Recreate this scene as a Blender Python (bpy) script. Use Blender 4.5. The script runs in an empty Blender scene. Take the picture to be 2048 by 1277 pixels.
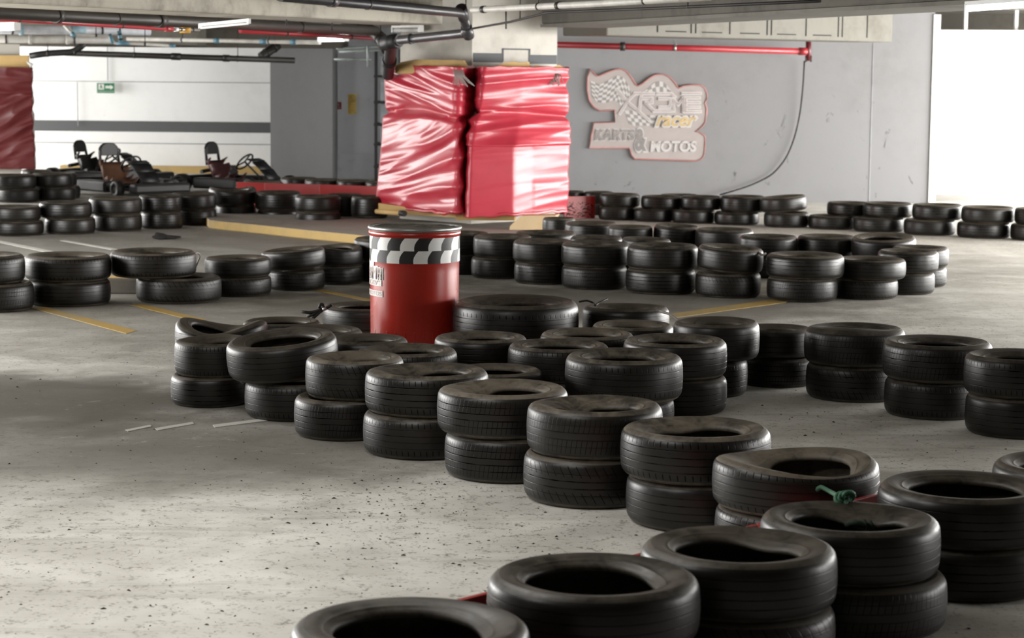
import bpy, bmesh, math, random
import numpy as np
from mathutils import Vector, Matrix, noise as mnoise
random.seed(7)
rng = np.random.default_rng(11)
PI = math.pi
SC = bpy.context.scene
COL = SC.collection

# ------------------------------------------------------------------ camera
IW, IH = 2048, 1277
F = 4300.0
CAMZ = 1.87
PITCH = math.atan(498.0 / F)
ROLL = math.radians(0.5)
CR = Matrix.Rotation(PI/2 - PITCH, 3, 'X') @ Matrix.Rotation(ROLL, 3, 'Z')
CO = Vector((0, 0, CAMZ))

def ray(px, py):
    return CR @ Vector(((px - IW/2)/F, -(py - IH/2)/F, -1.0))
def at_z(px, py, z=0.0):
    d = ray(px, py); t = (z - CAMZ)/d.z
    return CO + d*t
def at_y(px, py, Y):
    d = ray(px, py)
    return CO + d*(Y/d.y)
def proj(p):
    v = CR.transposed() @ (Vector(p) - CO)
    return (IW/2 + F*v.x/-v.z, IH/2 - F*v.y/-v.z)
def depth(p):
    return -(CR.transposed() @ (Vector(p) - CO)).z

cam = bpy.data.cameras.new('camera'); co = bpy.data.objects.new('camera', cam); COL.objects.link(co)
cam.sensor_width = 36.0; cam.lens = F/IW*36.0
co.matrix_world = Matrix.Translation(CO) @ CR.to_4x4()
cam.clip_end = 200; cam.clip_start = 0.05
cam.dof.use_dof = True; cam.dof.focus_distance = 11.3; cam.dof.aperture_fstop = 5.0
SC.camera = co
SC.view_settings.view_transform = 'Standard'; SC.view_settings.look = 'None'
SC.view_settings.gamma = 1.0; SC.view_settings.use_curve_mapping = False
SC.view_settings.exposure = 0.0

# ------------------------------------------------------------------ materials
MATS = {}
class NT:
    def __init__(s, name):
        m = bpy.data.materials.new(name); m.use_nodes = True
        s.m = m; s.t = m.node_tree; s.t.nodes.clear()
        s.out = s.n('ShaderNodeOutputMaterial'); s.b = s.n('ShaderNodeBsdfPrincipled')
        s.l(s.b.outputs[0], s.out.inputs[0])
    def n(s, ty, **k):
        x = s.t.nodes.new(ty)
        for a, v in k.items(): setattr(x, a, v)
        return x
    def l(s, a, b): s.t.links.new(a, b)
    def set(s, x, i, v):
        if hasattr(v, 'is_output'): s.l(v, x.inputs[i])
        else: x.inputs[i].default_value = v
    def math(s, op, a, b=0.0, c=0.0, clamp=False):
        x = s.n('ShaderNodeMath', operation=op, use_clamp=clamp)
        s.set(x, 0, a); s.set(x, 1, b); s.set(x, 2, c)
        return x.outputs[0]
    def mix(s, f, a, b, mode='MIX'):
        x = s.n('ShaderNodeMix', data_type='RGBA', blend_type=mode)
        s.set(x, 0, f)
        for i, v in ((6, a), (7, b)):
            if hasattr(v, 'is_output'): s.l(v, x.inputs[i])
            else: x.inputs[i].default_value = (*v, 1) if len(v) == 3 else v
        return x.outputs[2]
    def obj(s):
        if not hasattr(s, '_o'): s._o = s.n('ShaderNodeTexCoord')
        return s._o.outputs['Object']
    def xyz(s):
        if not hasattr(s, '_x'):
            s._x = s.n('ShaderNodeSeparateXYZ'); s.l(s.obj(), s._x.inputs[0])
        return s._x.outputs
    def noise(s, scale, detail=4, rough=0.55, stretch=None, off=None, dist=0.0):
        x = s.n('ShaderNodeTexNoise'); x.inputs['Scale'].default_value = scale
        x.inputs['Detail'].default_value = detail; x.inputs['Roughness'].default_value = rough
        x.inputs['Distortion'].default_value = dist
        v = s.obj()
        if stretch or off:
            mp = s.n('ShaderNodeMapping'); s.l(v, mp.inputs[0])
            if stretch: mp.inputs['Scale'].default_value = stretch
            if off: mp.inputs['Location'].default_value = off
            v = mp.outputs[0]
        s.l(v, x.inputs['Vector'])
        return x.outputs['Fac']
    def ramp(s, f, a, b):
        return s.n_maprange(f, a, b)
    def n_maprange(s, f, a, b, c=0.0, d=1.0):
        x = s.n('ShaderNodeMapRange', interpolation_type='SMOOTHSTEP')
        s.set(x, 0, f); x.inputs[1].default_value = a; x.inputs[2].default_value = b
        x.inputs[3].default_value = c; x.inputs[4].default_value = d
        return x.outputs[0]
    def bump(s, h, strength=0.5, dist=0.01, normal=None):
        x = s.n('ShaderNodeBump'); x.inputs['Strength'].default_value = strength
        x.inputs['Distance'].default_value = dist; s.l(h, x.inputs['Height'])
        if normal is not None: s.l(normal, x.inputs['Normal'])
        return x.outputs[0]
    def fin(s, color=None, rough=None, normal=None, metal=None, **k):
        B = s.b.inputs
        if color is not None:
            if hasattr(color, 'is_output'): s.l(color, B['Base Color'])
            else: B['Base Color'].default_value = (*color, 1)
        if rough is not None: s.set(s.b, 'Roughness', rough)
        if metal is not None: s.set(s.b, 'Metallic', metal)
        if normal is not None: s.l(normal, B['Normal'])
        for a, v in k.items(): s.set(s.b, a.replace('_', ' '), v)
        return s.m

def plain(name, c, rough=0.6, metal=0.0, var=0.15, scale=6.0, bump=0.0, **k):
    """a painted / worn surface: base colour with noise wear"""
    if name in MATS: return MATS[name]
    s = NT(name)
    f = s.noise(scale, 5, 0.6)
    col = s.mix(s.n_maprange(f, 0.3, 0.7), tuple(x*(1-var) for x in c), tuple(min(1, x*(1+var)) for x in c))
    nr = s.bump(s.noise(scale*6, 4), bump, 0.01) if bump else None
    MATS[name] = s.fin(col, rough, nr, metal, **k)
    return MATS[name]

def m_rubber(name, base, dust, dustamt, rough, sipe=None, groove=False):
    s = NT(name)
    x, y, z = s.xyz()
    oi = s.n('ShaderNodeObjectInfo').outputs['Random']
    n1 = s.noise(9, 5, 0.6); n2 = s.noise(45, 4, 0.65)
    d = s.math('ADD', s.math('MULTIPLY', n1, 0.7), s.math('MULTIPLY', n2, 0.35))
    d = s.math('ADD', d, s.math('MULTIPLY', oi, 0.12))
    d = s.n_maprange(d, 0.40, 0.75)
    d = s.math('MULTIPLY', d, dustamt)
    col = s.mix(d, base, dust)
    h = s.math('MULTIPLY', n2, 0.25)
    spec = 0.5
    if groove:
        az = s.math('ABSOLUTE', s.math('ADD', z, s.math('MULTIPLY', s.math('SUBTRACT', n1, 0.5), 0.004)))
        ln = 0.0
        for c_, hw in ((0.0150, 0.0030), (0.0455, 0.0026)):
            dd = s.math('ABSOLUTE', s.math('SUBTRACT', az, c_))
            ln = s.math('MAXIMUM', ln, s.n_maprange(dd, hw, hw*0.45))
        worn = s.n_maprange(s.math('ADD', n1, s.math('MULTIPLY', oi, 0.25)), 0.62, 0.45)
        ln = s.math('MULTIPLY', ln, s.math('ADD', s.math('MULTIPLY', worn, 0.6), 0.4))
        if sipe:
            N, k, lo, hi, thin = sipe
            ang = s.math('ARCTAN2', y, x)
            w = s.math('SINE', s.math('ADD', s.math('MULTIPLY', ang, N), s.math('MULTIPLY', z, k)))
            w = s.n_maprange(w, thin, thin+0.10)
            mk = s.math('MULTIPLY', s.n_maprange(az, lo, lo+0.006), s.n_maprange(az, hi, hi-0.008))
            ln = s.math('MAXIMUM', ln, s.math('MULTIPLY', s.math('MULTIPLY', w, mk), 0.85))
        h = s.math('SUBTRACT', h, s.math('MULTIPLY', ln, 0.35))
        col = s.mix(s.math('MULTIPLY', ln, 0.85), col, (0.0015, 0.0013, 0.001))
        spec = s.math('MULTIPLY', s.math('SUBTRACT', 1.0, ln), 0.5)
    nr = s.bump(h, 0.5, 0.003)
    rg = s.math('ADD', s.math('MULTIPLY', d, 0.3), rough)
    m = s.fin(col, rg, nr); s.set(s.b, 'Specular IOR Level', spec)
    MATS[name] = m
    return m

TR = [m_rubber('tread_block_rubber', (0.0045, 0.0038, 0.0028), (0.024, 0.019, 0.0135), 0.25, 0.35, (62, 18, 0.052, 0.083, 0.86), True),
      m_rubber('tread_sipe_rubber', (0.0045, 0.0038, 0.0028), (0.024, 0.019, 0.0135), 0.25, 0.36, (84, -45, 0.012, 0.080, 0.90), True),
      m_rubber('tread_worn_rubber', (0.0048, 0.0040, 0.0030), (0.022, 0.0175, 0.0125), 0.25, 0.34, None, True),
      m_rubber('tread_angled_rubber', (0.0045, 0.0038, 0.0028), (0.022, 0.0175, 0.0125), 0.25, 0.35, (48, 90, 0.03, 0.084, 0.90), True)]
SW = [m_rubber('sidewall_rubber', (0.016, 0.0135, 0.010), (0.105, 0.088, 0.066), 0.8, 0.36),
      m_rubber('sidewall_dusty_rubber', (0.024, 0.020, 0.015), (0.17, 0.145, 0.11), 0.9, 0.42)]

def m_floor():
    s = NT('stained_concrete')
    x, y, z = s.xyz()
    big = s.noise(0.35, 5, 0.6, dist=0.4); mid = s.noise(1.7, 6, 0.62, off=(3, 7, 0), dist=0.3); fine = s.noise(14, 6, 0.7)
    spk = s.noise(55, 3, 0.6); streak = s.noise(1.2, 6, 0.7, stretch=(0.5, 3.2, 1), off=(11, 2, 0), dist=0.6)
    c = s.mix(s.n_maprange(mid, 0.3, 0.72), (0.53, 0.515, 0.475), (0.70, 0.69, 0.645))
    c = s.mix(s.math('MULTIPLY', s.n_maprange(big, 0.45, 0.75), 0.45), c, (0.30, 0.285, 0.255))
    c = s.mix(s.math('MULTIPLY', s.n_maprange(streak, 0.52, 0.75), 0.5), c, (0.24, 0.225, 0.195))
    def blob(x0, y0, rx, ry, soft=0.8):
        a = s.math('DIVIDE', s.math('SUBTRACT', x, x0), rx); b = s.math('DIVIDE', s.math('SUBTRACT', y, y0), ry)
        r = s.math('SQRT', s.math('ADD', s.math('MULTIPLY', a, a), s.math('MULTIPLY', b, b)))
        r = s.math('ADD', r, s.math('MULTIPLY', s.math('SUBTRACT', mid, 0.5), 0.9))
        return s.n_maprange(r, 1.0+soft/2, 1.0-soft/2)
    dirt_shade = [(-3.4, 11.9, 2.1, 1.0, 0.9, 0.8), (-2.4, 10.3, 2.2, 0.9, 0.60, 1.2), (-3.5, 22.5, 4.5, 4.5, 0.62, 0.8), (0.6, 17.2, 2.6, 1.4, 0.75, 0.8),
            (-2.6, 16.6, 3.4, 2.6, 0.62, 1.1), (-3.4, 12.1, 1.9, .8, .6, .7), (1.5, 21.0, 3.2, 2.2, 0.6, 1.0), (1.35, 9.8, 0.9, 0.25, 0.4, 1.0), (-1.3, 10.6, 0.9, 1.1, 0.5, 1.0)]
    for x0, y0, rx, ry, am, so in dirt_shade:  # rubber dirt lanes, plus shade behind tires and on dim floor put into the colour
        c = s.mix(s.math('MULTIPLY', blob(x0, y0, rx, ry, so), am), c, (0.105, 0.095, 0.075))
    # rubber grit: fine dark grains, denser on the racing line
    g = s.n_maprange(s.math('ADD', fine, s.math('MULTIPLY', s.math('SUBTRACT', spk, 0.5), 0.8)), 0.54, 0.70)
    c = s.mix(s.math('MULTIPLY', g, s.n_maprange(big, 0.35, 0.6, 0.35, 0.9)), c, (0.15, 0.14, 0.115))
    pale = s.n_maprange(s.noise(2.6, 5, 0.7, off=(5, 1, 3), dist=1.2), 0.63, 0.72)
    c = s.mix(s.math('MULTIPLY', pale, 0.35), c, (0.62, 0.61, 0.57))
    h = s.math('ADD', s.math('MULTIPLY', fine, 0.5), s.math('MULTIPLY', spk, 0.3))
    return s.fin(c, s.n_maprange(mid, 0.3, 0.7, 0.55, 0.8), s.bump(h, 0.35, 0.006))
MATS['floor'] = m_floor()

def m_wall(name, c, stain, amt, scuff=None, rough=0.75):
    s = NT(name)
    n1 = s.noise(0.7, 5, 0.6, stretch=(1, 1, 0.5)); n2 = s.noise(5, 6, 0.65)
    f = s.math('ADD', s.math('MULTIPLY', n1, 0.6), s.math('MULTIPLY', n2, 0.4))
    col = s.mix(s.math('MULTIPLY', s.n_maprange(f, 0.45, 0.70), amt), c, stain)
    sc = s.n_maprange(s.noise(3.2, 6, 0.75, off=(9, 4, 2), dist=1.5), 0.66, 0.74)
    col = s.mix(s.math('MULTIPLY', sc, amt*0.7), col, tuple(v*0.4 for v in stain))
    if scuff:
        k = s.n_maprange(s.noise(4.5, 5, 0.7, stretch=(1, 1, 0.7), off=(2, 8, 5), dist=0.8), 0.635, 0.70)
        zone = s.n_maprange(s.xyz()[2], 1.75, 1.2)
        col = s.mix(s.math('MULTIPLY', s.math('MULTIPLY', k, zone), 0.7), col, scuff)
    MATS[name] = s.fin(col, rough, s.bump(n2, 0.15, 0.01))
    return MATS[name]
m_wall('white_wall', (0.78, 0.79, 0.79), (0.66, 0.66, 0.65), 0.5)
m_wall('grey_wall', (0.26, 0.263, 0.27), (0.21, 0.21, 0.212), 0.6)
m_wall('scuffed_grey_wall', (0.255, 0.255, 0.262), (0.205, 0.203, 0.205), 0.6, scuff=(0.06, 0.06, 0.06))
m_wall('dirty_grey_wall', (0.36, 0.37, 0.39), (0.20, 0.20, 0.21), 0.75)
m_wall('raw_concrete', (0.33, 0.305, 0.25), (0.095, 0.083, 0.06), 1.0)
m_wall('painted_block', (0.15, 0.143, 0.12), (0.085, 0.075, 0.058), 0.9)
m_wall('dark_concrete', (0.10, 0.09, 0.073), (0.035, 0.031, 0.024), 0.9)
m_wall('column_concrete', (0.50, 0.48, 0.43), (0.33, 0.305, 0.265), 0.75)
m_wall('ceiling_slab', (0.20, 0.185, 0.16), (0.10, 0.09, 0.075), 0.8)
m_wall('grey_band', (0.085, 0.09, 0.095), (0.06, 0.063, 0.066), 0.5)
m_wall('yellow_curb', (0.52, 0.36, 0.14), (0.33, 0.26, 0.15), 0.9)
m_wall('yellow_line', (0.40, 0.26, 0.06), (0.27, 0.23, 0.15), 1.0)
m_wall('curb_top', (0.34, 0.32, 0.28), (0.20, 0.185, 0.16), 0.8)
m_wall('cardboard', (0.52, 0.35, 0.14), (0.36, 0.23, 0.10), 0.8)
m_wall('plywood', (0.66, 0.50, 0.30), (0.50, 0.35, 0.19), 0.8)
m_wall('white_line', (0.60, 0.59, 0.55), (0.42, 0.40, 0.36), 0.9)

def m_vinyl(name, c, rough=0.24, coat=0.6):
    s = NT(name)
    n = s.noise(1.6, 4, 0.6); n2 = s.noise(30, 4, 0.6)
    col = s.mix(s.n_maprange(n, 0.3, 0.7), tuple(v*0.8 for v in c), c)
    MATS[name] = s.fin(col, s.n_maprange(n, 0.3, 0.7, rough, rough+0.1), s.bump(n2, 0.06, 0.004), Coat_Weight=coat, Coat_Roughness=0.26)
    return MATS[name]
m_vinyl('red_vinyl', (0.50, 0.030, 0.055), 0.38, 0.35)
m_vinyl('dark_red_vinyl', (0.10, 0.004, 0.006), 0.40, 0.2)
m_vinyl('drum_red', (0.46, 0.026, 0.014), 0.22, 0.5)
m_vinyl('board_red', (0.42, 0.02, 0.02), 0.28, 0.3)
m_vinyl('pipe_red', (0.36, 0.022, 0.03), 0.35, 0.2)
plain('black_plastic', (0.012, 0.012, 0.012), 0.4)
plain('black_paint', (0.010, 0.010, 0.010), 0.5)
plain('dark_pipe', (0.020, 0.017, 0.014), 0.5)
plain('brown_pipe', (0.022, 0.017, 0.013), 0.5)
plain('grey_pipe', (0.045, 0.043, 0.046), 0.35)
plain('pale_pipe', (0.55, 0.53, 0.49), 0.45)
plain('duct_grey', (0.60, 0.62, 0.66), 0.35)
plain('blue_joint', (0.10, 0.22, 0.29), 0.5)
plain('pale_blue_joint', (0.36, 0.52, 0.60), 0.4)
plain('steel', (0.42, 0.42, 0.41), 0.35, 0.8)
plain('lid_metal', (0.22, 0.21, 0.19), 0.3, 0.7, var=0.4, scale=20, bump=0.4)
plain('white_paint', (0.80, 0.80, 0.78), 0.35, var=0.05)
plain('pale_sticker', (0.66, 0.65, 0.62), 0.4, var=0.15, scale=30)
plain('sign_green', (0.015, 0.16, 0.075), 0.4)
plain('sign_yellow', (0.56, 0.42, 0.09), 0.35)
plain('sign_amber', (0.52, 0.28, 0.05), 0.4)
plain('sign_red', (0.30, 0.04, 0.04), 0.5)
plain('green_rope', (0.06, 0.17, 0.10), 0.7, bump=0.5)
plain('dark_green_rope', (0.012, 0.028, 0.014), 0.8)
plain('black_cord', (0.012, 0.010, 0.009), 0.6)
plain('grey_cord', (0.30, 0.28, 0.26), 0.6)
plain('logo_face', (0.43, 0.385, 0.37), 0.5, var=0.04)
plain('logo_edge', (0.45, 0.20, 0.18), 0.5)
plain('logo_white', (0.58, 0.56, 0.55), 0.5, var=0.03)
plain('logo_grey', (0.29, 0.265, 0.255), 0.5, var=0.06)
plain('logo_line', (0.43, 0.32, 0.31), 0.5)
plain('logo_amber', (0.58, 0.43, 0.21), 0.5)
plain('kart_black', (0.005, 0.005, 0.006), 0.5)
plain('kart_brown', (0.10, 0.045, 0.025), 0.5)
plain('kart_maroon', (0.08, 0.03, 0.032), 0.4)
plain('black_rag', (0.010, 0.009, 0.008), 0.9)
plain('crumb_rubber', (0.022, 0.018, 0.012), 0.8)
plain('shelf_dark', (0.03, 0.03, 0.03), 0.5)
plain('shelf_pale', (0.45, 0.48, 0.52), 0.5)
plain('galvanised', (0.45, 0.50, 0.48), 0.4, 0.3)
plain('outside_ground', (0.30, 0.30, 0.28), 0.9)
def m_emit(name, c, st):
    s = NT(name); s.fin((0.8, 0.8, 0.8), 0.4, Emission_Color=(*c, 1), Emission_Strength=st)
    MATS[name] = s.m
m_emit('tube_glow', (0.93, 0.97, 1.0), 6.0)

# ------------------------------------------------------------------ object helpers
def tag(o, label=None, cat=None, group=None, kind=None):
    if label: o['label'] = label
    if cat: o['category'] = cat
    if group: o['group'] = group
    if kind: o['kind'] = kind
    return o
def empty(name, loc=(0, 0, 0), rz=0.0):
    o = bpy.data.objects.new(name, None); COL.objects.link(o)
    o.location = loc; o.rotation_euler = (0, 0, rz); o.empty_display_size = 0.1
    return o
def link(name, me, mat=None, parent=None):
    o = bpy.data.objects.new(name, me); COL.objects.link(o)
    if mat:
        for m in (mat if isinstance(mat, (list, tuple)) else [mat]):
            me.materials.append(MATS[m] if isinstance(m, str) else m)
    if parent: o.parent = parent
    return o
class MB:
    """collects vertices and faces for one mesh"""
    def __init__(s): s.v = []; s.f = []; s.mi = []; s.sm = []
    def add(s, vs, fs, mi=0, smooth=False):
        b = len(s.v); s.v += [tuple(p) for p in vs]
        for f in fs: s.f.append([b+i for i in f]); s.mi.append(mi); s.sm.append(smooth)
    def box(s, c, d, rz=0.0, mi=0, M=None):
        hx, hy, hz = d[0]/2, d[1]/2, d[2]/2
        vs = [Vector((x, y, z)) for z in (-hz, hz) for x, y in ((-hx, -hy), (hx, -hy), (hx, hy), (-hx, hy))]
        R = M or Matrix.Rotation(rz, 3, 'Z')
        vs = [R @ v + Vector(c) for v in vs]
        s.add(vs, [(0, 3, 2, 1), (4, 5, 6, 7), (0, 1, 5, 4), (1, 2, 6, 5), (2, 3, 7, 6), (3, 0, 4, 7)], mi)
    def tube(s, pts, r, seg=12, mi=0, caps=True, closed=False, flat=1.0):
        pts = [Vector(p) for p in pts]; n = len(pts)
        rr = r if isinstance(r, (list, tuple)) else [r]*n
        rings = []; up = Vector((0.013, 0.021, 1.0))
        for i in range(n):
            a = pts[i-1] if (i or closed) else pts[i]; b = pts[(i+1) % n] if (i < n-1 or closed) else pts[i]
            t = (b-a).normalized()
            if abs(t.dot(up)) > 0.98*up.length: u = t.cross(Vector((0, 1, 0.01))).normalized()
            else: u = t.cross(up).normalized()
            w = u.cross(t).normalized()
            rings.append([pts[i] + (u*math.cos(2*PI*k/seg) + w*math.sin(2*PI*k/seg)*flat)*rr[i] for k in range(seg)])
        vs = [p for rg in rings for p in rg]; fs = []
        m = n if closed else n-1
        for i in range(m):
            j = (i+1) % n
            for k in range(seg):
                fs.append((i*seg+k, i*seg+(k+1) % seg, j*seg+(k+1) % seg, j*seg+k))
        s.add(vs, fs, mi, True)
        if caps and not closed:
            s.add(rings[0], [tuple(range(seg))[::-1]], mi); s.add(rings[-1], [tuple(range(seg))], mi)
    def lathe(s, prof, seg=48, mi=0, c=(0, 0, 0), close=False, smooth=True):
        n = len(prof); vs = []
        for k in range(seg):
            a = 2*PI*k/seg
            for r, z in prof: vs.append((c[0]+r*math.cos(a), c[1]+r*math.sin(a), c[2]+z))
        fs = []
        for k in range(seg):
            k2 = (k+1) % seg
            for i in range(n if close else n-1):
                j = (i+1) % n
                fs.append((k*n+i, k2*n+i, k2*n+j, k*n+j))
        s.add(vs, fs, mi, smooth)
    def prism(s, pts, off, mi=0):
        """polygon pts (world 3D, coplanar) extruded by vector off"""
        n = len(pts); off = Vector(off)
        a = [Vector(p) for p in pts]; b = [p+off for p in a]
        s.add(a+b, [tuple(range(n)), tuple(range(2*n-1, n-1, -1))] + [(i, n+i, n+(i+1) % n, (i+1) % n) for i in range(n)], mi)
    def mesh(s, name):
        me = bpy.data.meshes.new(name); me.from_pydata(s.v, [], s.f)
        me.polygons.foreach_set('material_index', s.mi); me.polygons.foreach_set('use_smooth', s.sm)
        bm = bmesh.new(); bm.from_mesh(me)
        bmesh.ops.remove_doubles(bm, verts=bm.verts, dist=1e-6)
        bmesh.ops.recalc_face_normals(bm, faces=bm.faces)
        bm.to_mesh(me); bm.free(); me.update()
        return me
    def build(s, name, mat, parent=None, bevel=0.0):
        o = link(name, s.mesh(name), mat, parent)
        if bevel:
            b = o.modifiers.new('edge', 'BEVEL'); b.width = bevel; b.segments = 2; b.limit_method = 'ANGLE'
        return o
def struct(name, mb, mat, bevel=0.0, parent=None):
    o = mb.build(name, mat, parent, bevel)
    if not parent: o['kind'] = 'structure'
    return o
def arc_pts(pts, r=0.08, n=6):
    """round the inner corners of a polyline"""
    pts = [Vector(p) for p in pts]; out = [pts[0]]
    for i in range(1, len(pts)-1):
        a, b, c = pts[i-1], pts[i], pts[i+1]
        d = min(r, (b-a).length*0.45, (c-b).length*0.45)
        p, q = b+(a-b).normalized()*d, b+(c-b).normalized()*d
        for k in range(n+1):
            t = k/n; out.append(p*(1-t)**2 + b*2*t*(1-t) + q*t*t)
    out.append(pts[-1]); return out

# ------------------------------------------------------------------ tires
_h = [(.957, .845), (.972, .785), (.983, .700), (.990, .590), (.991, .505), (.981, .497), (.981, .478), (.992, .468),
      (.997, .250), (.998, .182), (.985, .175), (.985, .154), (.999, .146), (1.0, .03)]
_s = [(.930, .0), (.925, .50), (.890, .80), (.800, .82), (.705, .68), (.665, .53), (.648, .575), (.643, .670), (.655, .760),
      (.682, .830), (.706, .866), (.713, .905), (.727, .916), (.737, .896), (.770, .945), (.815, .984), (.850, .999), (.878, 1.0),
      (.888, 1.010), (.897, .990), (.920, .960), (.940, .910), (.957, .845)]
PROF = _s + _h[1:] + [(r, -z) for r, z in reversed(_h)][0:] + [(r, -z) for r, z in reversed(_s)][1:-1]
NS, NHH = len(_s), len(_h)
TREAD0, TREAD1 = NS-1, NS-1 + 2*NHH - 1
PROF = np.array(PROF); NP = len(PROF)
def smooth(a, b, x):
    t = np.clip((x-a)/(b-a), 0, 1); return t*t*(3-2*t)

def tire_grid(R, W, seg, dents=(), saddle=(0, 0), oval=(0, 0), groove=1.0, ph=None):
    th = np.linspace(0, 2*PI, seg, endpoint=False)
    r = np.repeat(PROF[None, :, 0], seg, 0); z = np.repeat(PROF[None, :, 1], seg, 0)
    # groove depth
    tm_ = (np.abs(PROF[:, 1]) < .60) & (PROF[:, 0] > .96)
    gm = tm_ & (PROF[:, 0] < .9875)
    r[:, tm_] = (1 - .0105*(PROF[tm_, 1]/.6)**2)[None, :]
    r[:, gm] -= .013*groove
    T = np.repeat(th[:, None], NP, 1)
    inner = np.clip((.950-PROF[:, 0])/(.950-.643), 0, 1); inner = inner**1.15
    up = smooth(.30, .62, PROF[:, 1])
    t = (inner*up)[None, :]
    dz = np.zeros_like(r)
    for (a, sg, s_, d_) in dents:
        D = (T - math.radians(a) + PI) % (2*PI) - PI
        g = np.exp(-(D/math.radians(sg))**2)
        r = r - 1.55*s_*t*g; dz = dz - d_*t*g*W/2
    # every old casing is a little uneven
    wob = 0.006*np.sin(2*T+ph[0]) + 0.004*np.sin(3*T+ph[1]) + 0.0025*np.sin(5*T+ph[2])
    r = r*(1+wob*0.6)
    r = r*(1+oval[0]*np.cos(2*(T-math.radians(oval[1]))))
    zz = z*W/2 + dz + wob*W*0.35*np.clip(z, 0, 1) + saddle[0]*R*np.cos(2*(T-math.radians(saddle[1])))*np.clip(z*.5+.5, 0, 1)
    return np.stack([R*r*np.cos(T), R*r*np.sin(T), zz], -1)

def grid_normals(P):
    du = np.roll(P, -1, 0) - np.roll(P, 1, 0); dv = np.roll(P, -1, 1) - np.roll(P, 1, 1)
    n = np.cross(du, dv); n /= (np.linalg.norm(n, axis=-1, keepdims=True)+1e-12)
    return n
FLIP = [False]
def grid_part(name, P, N, i0, i1, mat, parent):
    """columns i0..i1 (inclusive, modulo) of the closed grid as one mesh"""
    seg = P.shape[0]; idx = [i % NP for i in range(i0, i1+1)]
    m = len(idx); V = P[:, idx].reshape(-1, 3); Nn = N[:, idx].reshape(-1, 3)
    k = np.arange(seg)[:, None]; i = np.arange(m-1)[None, :]; k2 = (k+1) % seg
    fs = np.stack([k*m+i, k2*m+i, k2*m+i+1, k*m+i+1], -1).reshape(-1, 4)
    if FLIP[0]: fs = np.ascontiguousarray(fs[:, ::-1])
    me = bpy.data.meshes.new(name)
    me.vertices.add(len(V)); me.vertices.foreach_set('co', V.ravel())
    me.loops.add(fs.size); me.loops.foreach_set('vertex_index', fs.ravel())
    me.polygons.add(len(fs)); me.polygons.foreach_set('loop_start', np.arange(0, fs.size, 4))
    me.update(calc_edges=True)
    me.polygons.foreach_set('use_smooth', np.ones(len(fs), bool))
    me.normals_split_custom_set_from_vertices(Nn.tolist())
    return link(name, me, mat, parent)

def make_tire(loc, R, W, rz, tilt, seg, parts, label, group, tm, sm, **kw):
    ph = rng.uniform(0, 6.28, 3)
    P = tire_grid(R, W, seg, ph=ph, **kw); N = grid_normals(tire_grid(R, W, seg, ph=ph, **{**kw, 'groove': 0.0}))
    FLIP[0] = np.sum(N[0, TREAD0+6]*P[0, TREAD0+6]) < 0
    if FLIP[0]: N = -N
    if parts:
        o = empty('tire', loc)
        grid_part('tread', P, N, TREAD0, TREAD1, TR[tm], o)
        grid_part('sidewall', P, N, 0, TREAD0, SW[sm], o)
        grid_part('sidewall', P, N, TREAD1, NP, SW[sm], o)
    else:
        o = grid_part('tire', P, N, 0, NP, SW[0], None)
        o.data.materials.append(TR[tm])
        mi = np.zeros((seg, NP), int); mi[:, TREAD0:TREAD1] = 1
        o.data.polygons.foreach_set('material_index', mi.ravel()); o.location = loc
    o.rotation_euler = (math.radians(tilt[0]), math.radians(tilt[1]), 0)
    tag(o, label, 'tire', group)
    return o

class St: pass
STACKS = []
def hdir(P):
    v = Vector((P.x, P.y, 0)); return v.normalized()
def stack(row, where, top, bot=None, zt=None, looks=('', ''), tilt=(0, 0), btilt=(0, 0), dents=(), saddle=(0, 0), bdents=(), levels=2,
          w=None, tm=None, sm=0, group=None, W2=None, hide=False, dyb=0.0, oval=(0, 0)):
    """top: (x left, x right, y of the far top rim) of the upper tire in the photo; bot: (x left, x right, y of the near foot) of the lower one"""
    s = St(); s.row = row; s.where = where; s.looks = looks; s.tilt = tilt; s.btilt = btilt; s.dents = dents; s.saddle = saddle; s.bdents = bdents
    s.levels = levels; s.sm = sm; s.group = group or ('tires of the ' + row); s.oval = oval
    xl, xr, yt = top; xc = (xl+xr)/2
    if bot and bot[2]:
        bl, br, yb = bot; bc = (bl+br)/2
        P = at_z(bc, yb, 0.012); d = hdir(P); Rb = 0.28
        for _ in range(4):
            C = P + d*(Rb*0.93); Rb = (br-bl)/2*depth(C + Vector((0, 0, .09)))/F
        s.cb = Vector((C.x, C.y, 0)); s.Rb = Rb
        Y = C.y + dyb; s.ct = Vector((at_y(xc, 640, Y).x, Y, 0)); s.Rt = (xr-xl)/2*depth(s.ct + Vector((0, 0, .28)))/F
        if zt is None:
            q = at_y(xc, yt, Y + s.Rt*0.82); zt = max(.31, min(.46, q.z))
            s.raw = q.z
    else:
        zt = zt or .375; R = .28
        P = at_z(xc, yt, zt); d = hdir(P)
        for _ in range(4):
            C = P - d*(R*0.82); R = (xr-xl)/2*depth(Vector((C.x, C.y, zt-.09)))/F
        s.ct = Vector((C.x, C.y, 0)); s.Rt = R
        if bot:
            bc = (bot[0]+bot[1])/2; s.cb = Vector((at_y(bc, 700, C.y+dyb).x, C.y+dyb, 0)); s.Rb = (bot[1]-bot[0])/2*depth(s.cb + Vector((0, 0, .09)))/F
        else: s.cb = s.ct.copy(); s.Rb = R*0.99
        s.raw = zt
    s.zt = zt
    s.w = w or (.5, .5)
    s.Wb, s.Wt = zt*s.w[0], zt*s.w[1]
    if levels == 1: s.Wt = zt; s.Wb = 0
    s.tm = tm if tm is not None else int(rng.integers(0, 4)); s.tm2 = int(rng.integers(0, 4))
    s.px = (xr-xl)
    STACKS.append(s)
    return s
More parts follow.
